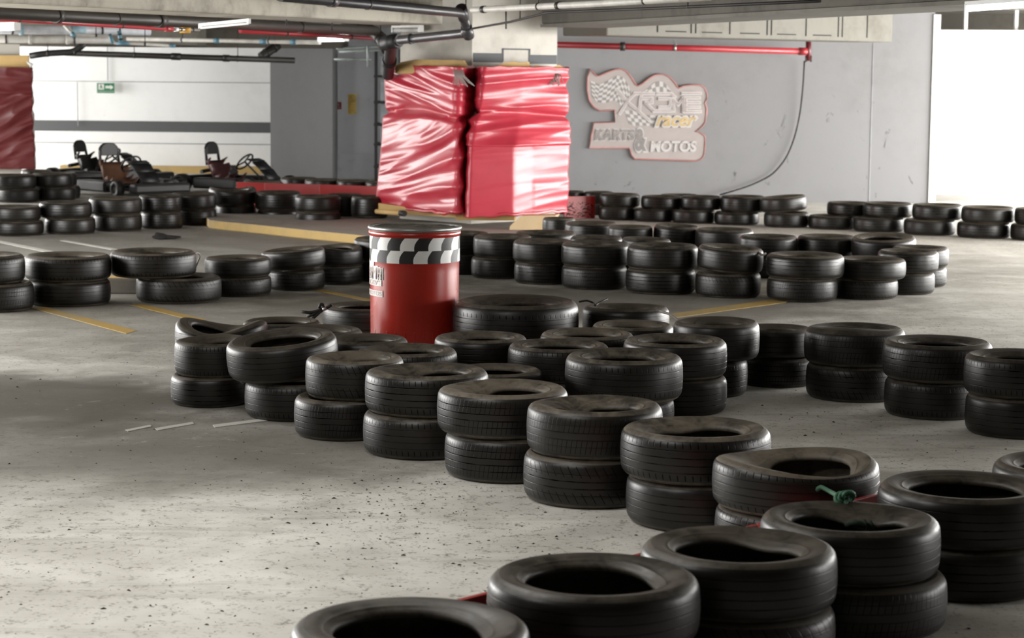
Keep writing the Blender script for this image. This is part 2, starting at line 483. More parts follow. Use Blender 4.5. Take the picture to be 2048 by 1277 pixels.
O = ['first', 'second', 'third', 'fourth', 'fifth', 'sixth', 'seventh', 'eighth', 'ninth', 'tenth', 'eleventh', 'twelfth']

# -- row A: along the red planks, closest to the camera
ra = 'row along the red planks'
def A(i, *a, **k): return stack(ra, O[i] + ' stack from the bottom edge, row along the red planks', *a, **k)
A(0, (580, 1062, 1199), looks=('broad-lipped', ''), dents=[(10, 45, .03, .2)], tm=2)
A(1, (975, 1403, 1109), looks=('scuffed-shoulder', ''), dents=[(14, 38, .05, .2)], tm=2)
A(2, (1283, 1678, 1052), looks=('kidney-holed', ''), dents=[(50, 42, .11, .2)], tm=2)
s_a4 = stack(ra, 'stack tied with green rope beside the red planks', (1520, 1880, 1006), (1530, 1904, 0), looks=('caved-in', 'wide'), dents=[(65, 42, .17, .4)], tm=2)
stack(ra, 'dark stack just past the green-roped one by the red planks', (1758, 2106, 944), looks=('round-holed', ''), tm=2)
stack(ra, 'stack cut off by the picture edge past the red planks', (1988, 2290, 905), looks=('barely visible', ''), tm=2)
# -- row B: bordering the open floor
rb = 'row bordering the open pale floor'
def B(i, *a, **k): return stack(rb, O[i] + ' stack from the folded tire, row bordering the open floor', *a, **k)
B(0, (349, 505, 672), (342, 500, 813), looks=('slumped half-hidden', 'squat'), dents=[(165, 50, .22, .5)], tilt=(1.5, 0), tm=0, w=(.46, .54))
B(1, (456, 678, 675), (492, 690, 840), looks=('tilted open-mouthed', 'half-hidden'), tilt=(4, -5), tm=2, dents=[(200, 40, .08, .2)])
B(2, (611, 808, 702), (589, 790, 880), looks=('chevron-treaded', 'jutting'), dents=[(150, 48, .22, .35)], tm=3, sm=1)
B(3, (731, 978, 725), (726, 968, 918), looks=('pinched-lip', 'ribbed'), dents=[(140, 45, .24, .4)], tm=0, sm=1)
B(4, (876, 1138, 759), (889, 1142, 965), looks=('chipped-tread', 'shoulder-grooved'), dents=[(150, 45, .22, .4)], tm=1, sm=1)
B(5, (1061, 1335, 793), (1050, 1322, 1020), looks=('deeply pinched', 'low smooth'), dents=[(135, 42, .30, .5), (60, 30, .05, .1)], tm=1, sm=1)
B(6, (1246, 1550, 836), (1252, 1548, 1068), looks=('torn-edged', 'fine-sliced tread'), dents=[(105, 35, .10, .2), (170, 40, .05, .2)], tm=0, sm=1)
s_b8 = B(7, (1422, 1750, 888), (1417, 1730, 1118), looks=('roped gaping', 'shadowed'), dents=[(150, 38, .20, .5), (300, 28, -.10, .7)], saddle=(.035, 20), tm=0, sm=1)
# -- F / ring behind
rr = 'ring around the red drum'
s_f0 = stack(rr, 'stack at the ring corner most distant from the drum', (350, 536, 640), zt=.345, looks=('saddle-folded shiny', 'buried'), dents=[(50, 45, .26, .3), (285, 45, .16, .1)], saddle=(.11, 170), tm=2, W2=.1)
s_f1 = stack(rr, 'dark stack with black strap ends, ring behind the folded tire', (486, 642, 634), zt=.31, looks=('flat dull', ''), dents=[(200, 40, .1, .3)], tm=2)
s_f2 = stack(rr, 'stack half hidden behind the red drum, black strap side', (645, 822, 603), zt=.29, looks=('drum-shaded', ''), tm=2)
C_ = lambda w_, *a, **k: stack(rr, w_, *a, **k)
C_('stack behind the tilted open-mouthed tire, inside the ring', (555, 729, 652), looks=('lettered-wall', ''), dents=[(180, 45, .14, .3)], tm=2)
C_('stack wedged between the drum foot and the chevron-treaded tire', (646, 817, 671), looks=('dull brown', ''), dents=[(170, 45, .16, .4)], tm=2)
C_('stack directly in front of the red drum', (735, 938, 688), looks=('dust-topped', ''), dents=[(165, 45, .15, .3)], tm=0, sm=1)
C_('stack touching the drum foot below the big truck tire', (876, 1064, 665), looks=('plain round', ''), dents=[(170, 40, .10, .3)], tm=2, sm=1)
C_('low stack tucked behind the chipped-tread tire', (868, 1056, 722), zt=.30, looks=('sunken', ''), tm=2, sm=1)
C_('stack in the middle of the ring before the truck tire', (1008, 1211, 675), looks=('block-shouldered', ''), tm=0, sm=1)
C_('stack against the foot of the truck tire', (1083, 1272, 655), looks=('sliced-shoulder', ''), tm=0, sm=1)
C_('stack between the two strapped tires and the ring middle', (1197, 1364, 645), looks=('pale-topped', ''), tm=2, sm=1)
C_('outer stack of the ring facing the bright floor', (1247, 1455, 668), (1262, 1453, 830), looks=('plump shiny-sided', 'worn'), tm=2, sm=1)
C_('large stack standing proud before the ring, round open hole', (1130, 1367, 697), (1166, 1350, 0), looks=('big crisp', 'narrower'), tm=0, sm=1, dents=[(15, 25, .04, .1)], w=(.42, .58), zt=.39)
# -- row D: from truck tire to bright side
rd = 'row running from the truck tire toward the bright floor'
s_e0 = stack(rd, 'beside the red drum', (905, 1158, 590), zt=.44, looks=('huge ribbed truck', 'hidden broad'), dents=[(180, 60, .05, .3)], tm=0, w=(.38, .62))
s_d0 = stack(rd, 'strapped stack next to the truck tire', (1165, 1339, 607), looks=('squeezed cord-tied', ''), dents=[(270, 60, -.06, .0), (180, 40, .1, .2)], tilt=(-1.5, 0), tm=2)
s_d1 = stack(rd, 'second stack past the truck tire', (1328, 1500, 631), (1312, 1475, 790), looks=('pulled-lip', 'small bulging'), dents=[(180, 45, .24, .5)], tm=2)
def D(i, *a, **k): return stack(rd, O[i] + ' stack past the truck tire, row toward the bright floor', *a, **k)
D(2, (1466, 1627, 648), (1474, 1632, 773), looks=('slit-mouthed', 'plain'), dents=[(165, 45, .22, .5)], tilt=(-1, 0), tm=2)
D(3, (1610, 1811, 646), (1611, 1802, 803), looks=('raised-lip', 'banded'), dents=[(245, 75, .16, -.45), (165, 50, .12, .1)], tm=1)
D(4, (1768, 1986, 671), (1768, 1962, 838), looks=('even wide-mouthed', 'line-ringed'), tm=1)
D(5, (1933, 2140, 698), (1930, 2130, 876), looks=('edge-cropped', 'edge-cropped'), tm=0, dents=[(160, 40, .05, .2)])
# -- row G: across the yellow bay lines
rg = 'row across the yellow bay lines'
def G(i, *a, **k): return stack(rg, O[i] + ' stack from the picture edge, row across the yellow bay lines', *a, **k)
G(0, (-108, 51, 503), (-96, 67, 624), looks=('block-treaded cropped', 'cropped'), tm=0)
G(1, (54, 226, 503), (56, 224, 612), looks=('upright shiny-ended', 'shaded'), tm=0)
s_g2 = G(2, (219, 391, 496), (270, 441, 607), looks=('overhanging shifted', 'exposed'), tm=0)
s_g3 = G(3, (410, 542, 512), (408, 543, 592), looks=('corded glossy', 'glossy'), tm=2, dents=[(150, 40, .1, .3)])
G(4, (523, 651, 497), (534, 650, 580), looks=('lopsided', 'dark'), tilt=(0, -4.5), tm=2, dents=[(180, 50, .15, .5)])
G(5, (620, 733, 488), (622, 735, 567), looks=('gaping sagging', 'dim'), saddle=(.05, 55), dents=[(300, 30, -.06, .6)], tm=2)
G(6, (700, 826, 473), looks=('drum-hidden', ''), tm=2)
# -- row H: loop behind the drum
rh = 'near side of the long loop behind the drum'
def H(i, *a, **k): return stack(rh, O[i] + ' stack past the drum, near side of the long loop', *a, **k)
H(0, (868, 982, 462), looks=('drum-overlapped', 'drum-overlapped'), tm=2)
H(1, (943, 1062, 467), (940, 1050, 556), looks=('dark', 'dark'), tm=2)
H(2, (1024, 1147, 477), (1028, 1140, 568), looks=('grey-shouldered', 'black'), tm=2)
H(3, (1120, 1259, 481), (1122, 1254, 578), looks=('broad', 'broad shadowed'), tm=2)
H(4, (1252, 1394, 485), (1250, 1391, 588), looks=('thin-lipped', 'dull'), tm=2)
H(5, (1392, 1524, 493), (1390, 1521, 595), looks=('knotted tilted', 'faintly notched'), tilt=(1, 3.5), tm=2)
H(6, (1530, 1685, 503), (1533, 1674, 603), looks=('largest round', 'tucked'), tm=2)
H(7, (1668, 1808, 512), (1664, 1794, 598), looks=('white-glinting', 'white-glinting'), tm=2)
H(8, (1752, 1873, 497), (1752, 1868, 588), looks=('bright-sided', 'bright-sided'), tm=2)
stack(rh, 'stack at the far bright tip of the long loop', (1775, 1888, 489), (1775, 1887, 572), looks=('sunlit', 'sunlit'), tm=2)
# -- row I: far side of that loop
ri = 'far side of the long loop by the wrapped column'
def I(i, *a, **k): return stack(ri, O[i] + ' stack from the wrapped column, far side of the long loop', *a, **k)
I(0, (1085, 1152, 434), looks=('small dim', ''), tm=2)
I(1, (1130, 1236, 442), looks=('glinting-rim', ''), tm=2)
I(2, (1222, 1312, 450), looks=('red-tinged', ''), tm=2)
I(3, (1305, 1397, 451), looks=('open-topped tilted', ''), tilt=(2, 2), tm=2)
I(4, (1386, 1503, 454), looks=('white-lipped', ''), tm=2)
I(5, (1484, 1601, 468), looks=('low dark', ''), tm=2)
I(6, (1596, 1714, 469), looks=('pale-rimmed', ''), tm=2)
I(7, (1700, 1829, 474), looks=('leaning ring-like', ''), tilt=(4, -2), tm=2)
rj = 'tires inside the long loop'
def J(w_, *a, **k): return stack(rj, w_, *a, **k)
J('inside the loop, just before the plywood board', (1030, 1153, 460), looks=('thick-lipped', ''), tm=2)
J('inside the loop, behind the broad stack', (1140, 1246, 470), looks=('pale thin-rimmed', ''), tm=2)
J('inside the loop, behind the thin-lipped stack', (1243, 1342, 475), looks=('down-tilted', ''), tilt=(0, 2), tm=2)
# -- row K: along the grey wall
rk = 'row along the grey logo wall'
def K(i, *a, **k): return stack(rk, O[i] + ' stack from the red board, row along the logo wall', *a, **k)
K(0, (1198, 1279, 386), (1199, 1276, 440), looks=('neat', 'neat'), tm=2)
K(1, (1279, 1362, 390), (1268, 1348, 443), looks=('inset', 'protruding'), tm=2)
K(2, (1354, 1437, 390), (1341, 1428, 446), looks=('half-lit', 'half-lit'), tm=2)
K(3, (1437, 1528, 390), (1430, 1520, 450), looks=('tall', 'flattened'), tm=2, w=(.44, .56))
K(4, (1512, 1606, 393), (1525, 1616, 454), looks=('crooked', 'tipped'), tilt=(0, -5), btilt=(0, -1), tm=2)
K(5, (1646, 1732, 402), (1614, 1713, 458), looks=('shifted', 'shifted'), tm=2)
K(6, (1719, 1818, 403), (1706, 1807, 464), looks=('bright-ended', 'glossy-nosed'), tm=2)
K(7, (1818, 1917, 406), (1807, 1910, 470), looks=('pale-topped', 'rounded'), tm=2)
K(8, (1916, 2021, 411), (1914, 2019, 476), looks=('bright-edged', 'lens-shaped'), tm=2)
K(9, (2022, 2124, 414), (2021, 2124, 481), looks=('cropped', 'cropped'), tm=2)
def K2(w_, *a, **k): return stack('back row against the grey logo wall', w_, *a, group='tires of the back row against the logo wall', **k)
K2('back row at the grey wall, peeking above the red board', (1118, 1172, 381), zt=.30, looks=('peeking', ''), tm=2)
K2('back row at the grey wall, behind the neat stack', (1165, 1226, 382), zt=.30, looks=('half-hidden', ''), tm=2)
K2('back row at the grey wall, behind the half-lit stack', (1320, 1397, 387), zt=.27, looks=('half-hidden', ''), tm=2)
# -- row L: beside the curb island
rl = 'row beside the yellow-edged island'
def L(i, *a, **k): return stack(rl, O[i] + ' stack from the picture edge, row behind the yellow-edged island', *a, **k)
L(0, (-20, 88, 409), (-20, 90, 471), looks=('sagging', 'shiny'), tm=2)
L(1, (80, 184, 401), (88, 188, 468), looks=('grooved', 'matt'), tm=2)
L(2, (181, 286, 392), (188, 284, 462), looks=('wide gleaming', 'gleaming'), tm=2)
L(3, (280, 365, 388), (283, 366, 457), looks=('creased', 'dim'), tm=2)
L(4, (345, 434, 384), (350, 433, 450), looks=('upright', 'dusty'), tm=2)
L(5, (419, 514, 375), (432, 512, 442), looks=('sagging-lip', 'black'), saddle=(.07, 20), dents=[(290, 40, -.05, .4)], tm=2)
L(6, (511, 604, 381), (515, 598, 444), looks=('open-mouthed', 'black'), tm=2, w=(.4, .6))
L(7, (590, 682, 389), looks=('brownish', 'brownish'), tm=2)
L(8, (651, 727, 396), (654, 716, 448), looks=('plump', 'narrow'), tm=2, w=(.34, .66), zt=.36)
L(9, (701, 777, 402), (712, 768, 452), looks=('lone-looking', 'narrow'), tm=2, w=(.30, .70), zt=.36)
# -- M: beside the far pillar
rm = 'tires under the far red-wrapped pillar'
def M(w_, *a, **k): return stack(rm, w_, *a, **k)
M('stack under the far pillar at the picture edge', (-5, 83, 347), (-2, 84, 404), looks=('pale-nosed', 'pale-nosed'), tm=2)
M('second stack under the far pillar', (64, 144, 345), (66, 147, 402), looks=('tight-packed', 'tight-packed'), tm=2)
M('stack under the far pillar closest to the karts', (80, 157, 344), (84, 160, 397), looks=('bright-ended', 'bright-ended'), tm=2)
M('stack behind the others under the far pillar', (42, 102, 339), looks=('back', ''), tm=2)
# -- N: behind the red barrier
rn = 'tires behind the low red barrier'
def N_(i, *a, **k): return stack(rn, O[i] + ' stack from the karts, behind the low red barrier', *a, **k)
N_(0, (486, 566, 361), looks=('flat-topped', ''), tm=2, levels=2)
N_(1, (562, 636, 354), looks=('highest', ''), tm=2)
N_(2, (612, 686, 357), looks=('mid', ''), tm=2)
N_(3, (671, 741, 359), looks=('grey-topped', ''), tm=2)
N_(4, (726, 796, 361), looks=('column-side', ''), tm=2)

# settle: no two casings of a level may share the same ground
fixed = set()
for it in range(60):
    moved = 0
    for i, a in enumerate(STACKS):
        for b in STACKS[i+1:]:
            for ca, Ra, cb, Rb in ((a.ct, a.Rt, b.ct, b.Rt), (a.cb, a.Rb, b.cb, b.Rb)):
                d = cb - ca; L_ = d.length; m = Ra + Rb + 0.004
                if L_ < m:
                    pen = m - L_; u = d.normalized()
                    u = Vector((u.x*0.25, u.y if abs(u.y) > 0.15 else 0.15*(1 if u.y >= 0 else -1), 0)).normalized()
                    k = pen*0.35
                    for c in (a.ct, a.cb): c -= u*k
                    for c in (b.ct, b.cb): c += u*k
                    moved += 1
                    if it > 25: a.Rt *= .997; b.Rt *= .997; a.Rb *= .997; b.Rb *= .997
    if not moved: break
LEFT_OVER = moved
def seg_for(px): return 128 if px > 180 else (72 if px > 100 else 48)
for s in STACKS:
    tt = s.zt
    hid = s.row
    big = s.px > 108
    if s.levels == 2:
        nm = (s.looks[1] + ' lower tire').strip().capitalize()
        s.ob = make_tire((s.cb.x, s.cb.y, s.Wb/2 + .0015), s.Rb, s.Wb-.002, 0, s.btilt, seg_for(s.px), big, f'{nm}, {s.where}', s.group, s.tm2, 0, dents=s.bdents, groove=float(rng.uniform(.1, .6)))
    nm = (s.looks[0] + ' upper tire').strip().capitalize()
    lift = s.Rt*0.87*(abs(math.sin(math.radians(s.tilt[0]))) + abs(math.sin(math.radians(s.tilt[1]))))*0.8
    s.ot = make_tire((s.ct.x, s.ct.y, s.Wb + s.Wt/2 + .0015 + lift), s.Rt, s.Wt-.002, 0, s.tilt, seg_for(s.px), big, f'{nm}, {s.where}', s.group, s.tm, s.sm, dents=s.dents, saddle=s.saddle, groove=float(rng.uniform(.15, .65)), oval=s.oval)

# ------------------------------------------------------------------ building shell
CEIL = 2.86
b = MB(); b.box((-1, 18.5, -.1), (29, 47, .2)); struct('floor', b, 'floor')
b = MB(); b.box((1.5, 9.75, CEIL+.1), (19.4, 29.6, .2)); b.box((-1, 33.3, CEIL+.1), (24.4, 17.5, .2)); struct('ceiling', b, 'ceiling_slab')
b = MB(); b.box((-1, 40.2, CEIL/2), (29, .3, CEIL)); struct('wall_back', b, 'dirty_grey_wall')
b = MB(); b.box((-1, -5, CEIL/2), (29, .3, CEIL)); struct('wall_front', b, 'dark_concrete')
def side_wall(name, runs, mat):
    b = MB(); zl, zh = 0.05, 2.50
    for x, ya, yb, openings in runs:
        b.box((x, (ya+yb)/2, zl/2), (.25, yb-ya, zl)); b.box((x, (ya+yb)/2, (zh+CEIL)/2), (.25, yb-ya, CEIL-zh))
        edges = [ya] + [v for o in openings for v in o] + [yb]
        for a, c in zip(edges[::2], edges[1::2]): b.box((x, (a+c)/2, (zl+zh)/2), (.25, c-a, zh-zl))
    for (xa, _, ya, _), (xb, _, _, _) in zip(runs[:-1], runs[1:]): b.box(((xa+xb)/2, ya, CEIL/2), (abs(xb-xa), .25, CEIL))
    struct(name, b, mat)
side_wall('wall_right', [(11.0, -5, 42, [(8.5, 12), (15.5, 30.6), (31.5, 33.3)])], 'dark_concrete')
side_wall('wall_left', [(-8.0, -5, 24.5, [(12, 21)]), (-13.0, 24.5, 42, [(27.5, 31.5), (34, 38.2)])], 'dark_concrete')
def wall_px(name, pxa, Ya, pxb, Yb, z0, z1, mat, th=.2, parent=None, push=0.0):
    """upright wall panel from photo column pxa at distance Ya to pxb at Yb, thickness away from the camera"""
    A_, B_ = at_y(pxa, 300, Ya), at_y(pxb, 300, Yb)
    a, c = Vector((A_.x, Ya, 0)), Vector((B_.x, Yb, 0)); d = (c-a); n = Vector((-d.y, d.x, 0)).normalized()
    if n.y < 0: n = -n
    m = MB(); p = (a+c)/2 + n*(th/2+push) + Vector((0, 0, (z0+z1)/2))
    m.box(p, (d.length, th, z1-z0), math.atan2(d.y, d.x))
    return m, a, c, n
def wp(*a, **k): return wall_px(*a, **k)[0]
YW = 38.6
struct('wall_far_left', wp('', -220, 38.9, 560, YW, 0, CEIL, 'white_wall'), 'white_wall')
struct('trim_1', wp('', -220, 38.9, 548, YW, .715, .905, '', th=.012, push=-.012), 'grey_band')
struct('trim_2', wp('', -220, 38.9, 548, YW, .50, .515, '', th=.006, push=-.006), 'grey_wall')
struct('trim_3', wp('', -220, 38.9, 548, YW, 1.60, 1.612, '', th=.006, push=-.006), 'grey_wall')
m = MB()
for px in (157, 218, 392, 445):
    q = at_y(px, 300, 38.7); m.box((q.x, 38.68, 1.2 if px != 218 else 2.0), (.012, .02, .78 if px != 218 else .75))
struct('trim_4', m, 'grey_wall')
m = MB(); q0, q1 = at_y(300, 300, 38.2), at_y(545, 300, 38.2); m.box(((q0.x+q1.x)/2-.8, 38.35, .06), (q1.x-q0.x+1.6, .3, .12)); struct('trim_5', m, 'yellow_curb')
struct('wall_grey_left', wp('', 541, 36.4, 665, 36.0, 0, CEIL, ''), 'grey_wall')
struct('wall_grey_middle', wp('', 655, 37.2, 752, 37.0, 0, CEIL, ''), 'dirty_grey_wall')
struct('trim_6', wp('', 655, 37.15, 752, 36.95, .0, .42, '', th=.03, push=-.03), 'dirty_grey_wall')
struct('wall_logo', wp('', 960, 31.3, 1862, 31.3, 0, CEIL, '', th=.28), 'scuffed_grey_wall')
q = at_y(1741, 300, 31.3); m = MB(); m.box((q.x, 31.298, 1.15), (.012, .012, 2.3)); struct('trim_9', m, 'dirty_grey_wall')
q = at_y(1866, 300, 31.3); m = MB(); m.box((q.x, 31.45, 1.36), (.10, .36, 2.72)); struct('trim_7', m, 'white_paint')
m, a, c, n = wall_px('', 1868, 33.6, 2200, 33.2, 0, 2.55, ''); struct('wall_far_right', m, 'white_wall')
m = MB()
for px in (1932, 2033, 2130):
    q = at_y(px, 60, 33.55); m.box((q.x, 33.6, 2.70), (.05, .08, .32))
struct('trim_8', m, 'white_paint')
m = MB(); q = at_y(2050, 60, 35); m.box((q.x, 36.4, CEIL/2), (4.5, .2, CEIL)); struct('wall_behind', m, 'dark_concrete')

# beams
def beam(name, p, q, w, z0, z1, mat, bevel=.02):
    p, q = Vector((*p, 0)), Vector((*q, 0)); d = q-p
    m = MB(); m.box((p+q)/2 + Vector((0, 0, (z0+z1)/2)), (d.length, w, z1-z0), math.atan2(d.y, d.x))
    return struct(name, m, mat, bevel)
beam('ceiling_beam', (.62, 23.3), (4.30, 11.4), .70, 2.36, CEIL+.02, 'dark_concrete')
beam('ceiling_beam', (.62, 23.3), (4.30, 11.4), .72, 2.33, 2.36, 'painted_block', 0)          # toward the camera on the bright side; added pale slab puts floor light into the underside
beam('ceiling_beam', (.80, 24.9), (4.62, 28.2), .75, 2.27, CEIL+.02, 'painted_block')          # to the logo wall
beam('ceiling_beam', (-1.10, 22.6), (-4.9, 14.6), .80, 2.33, CEIL+.02, 'raw_concrete')         # toward the camera, dark side
beam('ceiling_beam', (-12.9, 33.3), (-4.7, 32.6), .6, 2.20, CEIL+.02, 'painted_block')
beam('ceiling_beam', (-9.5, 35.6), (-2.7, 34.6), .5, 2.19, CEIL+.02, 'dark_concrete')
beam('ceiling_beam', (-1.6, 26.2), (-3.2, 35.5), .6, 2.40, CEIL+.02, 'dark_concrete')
# joints between the blocks of the pale beam
pb = [o for o in COL.objects if o.name.startswith('ceiling_beam')][2]
d_ = (Vector((4.62, 28.2, 0))-Vector((.80, 24.9, 0))); L0 = d_.length; d_.normalize(); nb = Vector((d_.y, -d_.x, 0))
m = MB()
for t in (.16, .27, .285, .40, .53, .545, .67, .79, .805, .90):
    c_ = Vector((.80, 24.9, 0)) + d_*L0*t + nb*.376; m.box(c_ + Vector((0, 0, 2.50)), (.018, .008, .36), math.atan2(d_.y, d_.x))
for t in (.22, .34, .47, .60, .73):
    c_ = Vector((.80, 24.9, 0)) + d_*L0*t + nb*.376; m.box(c_ + Vector((0, 0, 2.335)), (.34, .008, .012), math.atan2(d_.y, d_.x))
m.build('block_joint', 'black_rag', pb)

# the wrapped column
def xy(px, Y): return Vector((at_y(px, 300, Y).x, Y, 0))
c0, cl, cr = xy(943, 24.85), xy(800, 25.62), xy(1112, 25.75); cbk = cl + cr - c0
def poly_column(name, pts, z0, z1, mat, parent=None):
    m = MB(); m.prism([Vector((p.x, p.y, z0)) for p in pts], (0, 0, z1-z0))
    o = m.build(name, mat, parent)
    if not parent: o['kind'] = 'structure'
    return o
col = poly_column('column', [cl, c0, cr, cbk], 0, CEIL, 'column_concrete')
def band(px0, px1, z0, z1, mat, name, t=.006):
    """painted patch on the column's lit face"""
    d = cr - c0; n = Vector((d.y, -d.x, 0)).normalized()
    k = lambda px: (px-943)/(1112-943)
    a, b_ = c0 + d*k(px0) + n*t, c0 + d*k(px1) + n*t
    m = MB(); m.prism([a+Vector((0, 0, z0)), b_+Vector((0, 0, z0)), b_+Vector((0, 0, z1)), a+Vector((0, 0, z1))], -n*t*.9)
    m.build(name, mat, col)
zc = lambda py, Y=25.2: CAMZ - (py-141)/F*Y*1.0
band(945, 1002, zc(126), zc(108), 'grey_band', 'painted_band'); band(1057, 1111, zc(128), zc(110), 'grey_band', 'painted_band')
for a_ in ((1001, 1057, zc(101), zc(98)), (1001, 1004, zc(124), zc(98)), (1054, 1057, zc(124), zc(98))): band(*a_, 'grey_band', 'painted_frame')
# curb island round the column foot
pts = [(424, 436), (413, 443), (411, 450), (418, 457), (450, 461), (520, 468), (600, 477), (700, 487), (780, 495), (860, 500), (1000, 497), (1090, 470), (1000, 440), (800, 434), (640, 432), (500, 431)]
P0 = [at_z(px, py, 0) for px, py in pts]
m = MB(); m.prism([Vector((p.x, p.y, 0)) for p in P0], (0, 0, .10)); isl = struct('curb_island', m, ['curb_top', 'yellow_curb'], bevel=.012)
for pl in isl.data.polygons: pl.material_index = 0 if abs(pl.normal.z) > .5 else 1

# ------------------------------------------------------------------ red crash padding on the column
LV = [(1.905, [(768, 25.6), (918, 24.20), (950, 24.78), (965, 24.18), (1040, 24.50), (1131, 25.02), (1122, 25.6)]),
      (1.36, [(772, 25.6), (915, 24.26), (946, 24.74), (956, 24.24), (1040, 24.55), (1131, 25.02), (1122, 25.6)]),
      (1.30, [(766, 25.6), (915, 24.22), (936, 24.56), (950, 24.16), (1036, 24.50), (1134, 25.00), (1122, 25.6)]),
      (1.02, [(764, 25.6), (916, 24.18), (930, 24.55), (940, 24.10), (1029, 24.24), (1137, 24.98), (1123, 25.6)]),
      (.22, [(751, 25.7), (917, 24.18), (927, 24.50), (935, 24.08), (1029, 24.20), (1135, 24.98), (1118, 25.6)])]
def path_at(z):
    for (za, A1), (zb, B1) in zip(LV[:-1], LV[1:]):
        if z <= za and z >= zb - 1e-6:
            t = (za-z)/(za-zb)
            return [xy(a[0]*(1-t)+b_[0]*t, a[1]*(1-t)+b_[1]*t) for a, b_ in zip(A1, B1)]
def rid(x): return 1-abs(x)*2
def fold_left(s, z):
    if z > 1.36:
        q = z + .42*s - .10*s*s; k = 5.6
    else:
        h = (1.36-z)/1.14; q = z - (.55*(1-h)+.06)*s; k = 5.2
    a = mnoise.noise(Vector((s*1.3, q*k, 2.0))); c_ = mnoise.noise(Vector((s*2.6, q*k*2.1, 9.0)))
    return .044*rid(a) + .010*rid(c_)
def fold_right(s, z):
    am = 1.0
    if z > 1.02: q = z - .10*s + .25*(s-.5)**2; k = 5.2
    else: q = z - .22*s; k = 4.6; am = .30 + .35*(1 if s > .5 else 0)
    a = mnoise.noise(Vector((s*1.2, q*k, 5.0))); c_ = mnoise.noise(Vector((s*2.2, q*k*2.2, 14.0)))
    return am*(.036*rid(a) + .009*rid(c_))
pad = tag(empty('column_padding', (c0.x, c0.y, 0)), 'red vinyl crash padding wrapped round the central concrete column', 'padding')
def cover(i0, i1, fold, subs, mat, flip=False, back=False):
    nz = 150; zt, zb = 1.905, .22
    rows = []
    for k in range(nz+1):
        z = zt + (zb-zt)*k/nz
        P = path_at(z)[i0:i1+1]
        pts = []
        for j in range(len(P)-1):
            for t in range(subs[j]): pts.append(P[j].lerp(P[j+1], t/subs[j]))
        pts.append(P[-1])
        for _ in range(3):
            pts = [pts[0]] + [(pts[j-1]+pts[j]*2+pts[j+1])/4 for j in range(1, len(pts)-1)] + [pts[-1]]
        n = len(pts); L_ = 0; row = []
        tot = sum((pts[j+1]-pts[j]).length for j in range(n-1))
        for j in range(n):
            t = (pts[min(j+1, n-1)]-pts[max(j-1, 0)]).normalized(); nn = Vector((t.y, -t.x, 0))
            if j: L_ += (pts[j]-pts[j-1]).length
            s = L_/tot
            env = smooth(0, .05, s)*(1-.6*smooth(.93, 1, s))
            d = fold(s, z)*env - .045*math.exp(-((z-1.36-.05*math.sin(5*s))/.035)**2)
            edge = .02*mnoise.noise(Vector((s*6, 3.3, 1))) + .012*mnoise.noise(Vector((s*17, 8.3, 1)))
            e2 = edge if k < 4 else (edge*1.4 + .025*s if k > nz-4 else 0)
            row.append(pts[j] + nn*d + Vector((0, 0, z + e2)))
        rows.append(row)
    w = len(rows[0]); m = MB()
    m.add([p for r_ in rows for p in r_], [(k*w+j, (k+1)*w+j, (k+1)*w+j+1, k*w+j+1) for k in range(nz) for j in range(w-1)], 0, True)
    o = m.build('vinyl_cover', mat, pad)
    o.location = (-c0.x, -c0.y, 0)
    so = o.modifiers.new('thickness', 'SOLIDIFY'); so.thickness = .006; so.offset = -1
    return o
cover(0, 2, fold_left, [70, 18], 'red_vinyl')
cover(2, 6, fold_right, [18, 40, 46, 14], 'red_vinyl')
def cardboard(pxs, Y0, Y1, tops, zb, name='cardboard_sheet', mat='cardboard', nm=0):
    """torn board edge sticking out above or below the vinyl"""
    lo = []; hi = []
    for px, zt in zip(pxs, tops):
        t = (px-pxs[0])/(pxs[-1]-pxs[0]); p = xy(px, Y0+(Y1-Y0)*t)
        lo.append(p+Vector((0, 0, zb))); hi.append(p+Vector((0, 0, zt)))
    m = MB(); m.prism(lo + hi[::-1], Vector((.02, .06, 0)))
    o = m.build(name, mat, pad); o.location = (-c0.x, -c0.y, 0); return o
cardboard([790, 800, 830, 870, 905, 925, 932], 25.15, 24.42, [1.90, 1.95, 1.985, 1.98, 1.98, 1.975, 1.91], 1.82)
cardboard([985, 1005, 1025, 1040, 1052, 1058, 1064], 24.5, 24.78, [1.90, 1.95, 1.97, 1.955, 1.965, 1.91, 1.87], 1.78)
cardboard([1060, 1068, 1085, 1100, 1115, 1128], 24.75, 25.1, [1.87, 1.93, 1.915, 1.90, 1.935, 1.89], 1.78)
cardboard([757, 800, 860, 905, 935], 25.3, 24.5, [.30, .28, .26, .26, .26], .185)
cardboard([912, 930, 980, 1030], 24.45, 24.5, [.28, .27, .25, .24], .165)
m = MB()
for k in range(26):
    a = xy(1078+k*1.6, 24.86); z = 1.88-.01*k*.2
    m.tube([a+Vector((0, 0, z)), a+Vector((.03*math.sin(k*2.1), -.03, z-.05)), a+Vector((.05*math.sin(k*1.3), -.05, z-.10-.05*math.sin(k)**2))], .006, 4)
o = m.build('frayed_backing', 'grey_cord', pad); o.location = (-c0.x, -c0.y, 0)
m = MB(); a = xy(912, 24.14)
for k in range(14):
    p = xy(905+k*1.5, 24.12); m.tube([p+Vector((0, 0, 1.87)), p+Vector((.02, -.02, 1.8)), p+Vector((.01*k, -.02, 1.72-.01*(k % 5)))], .004, 4)
o = m.build('frayed_backing', 'grey_cord', pad); o.location = (-c0.x, -c0.y, 0)
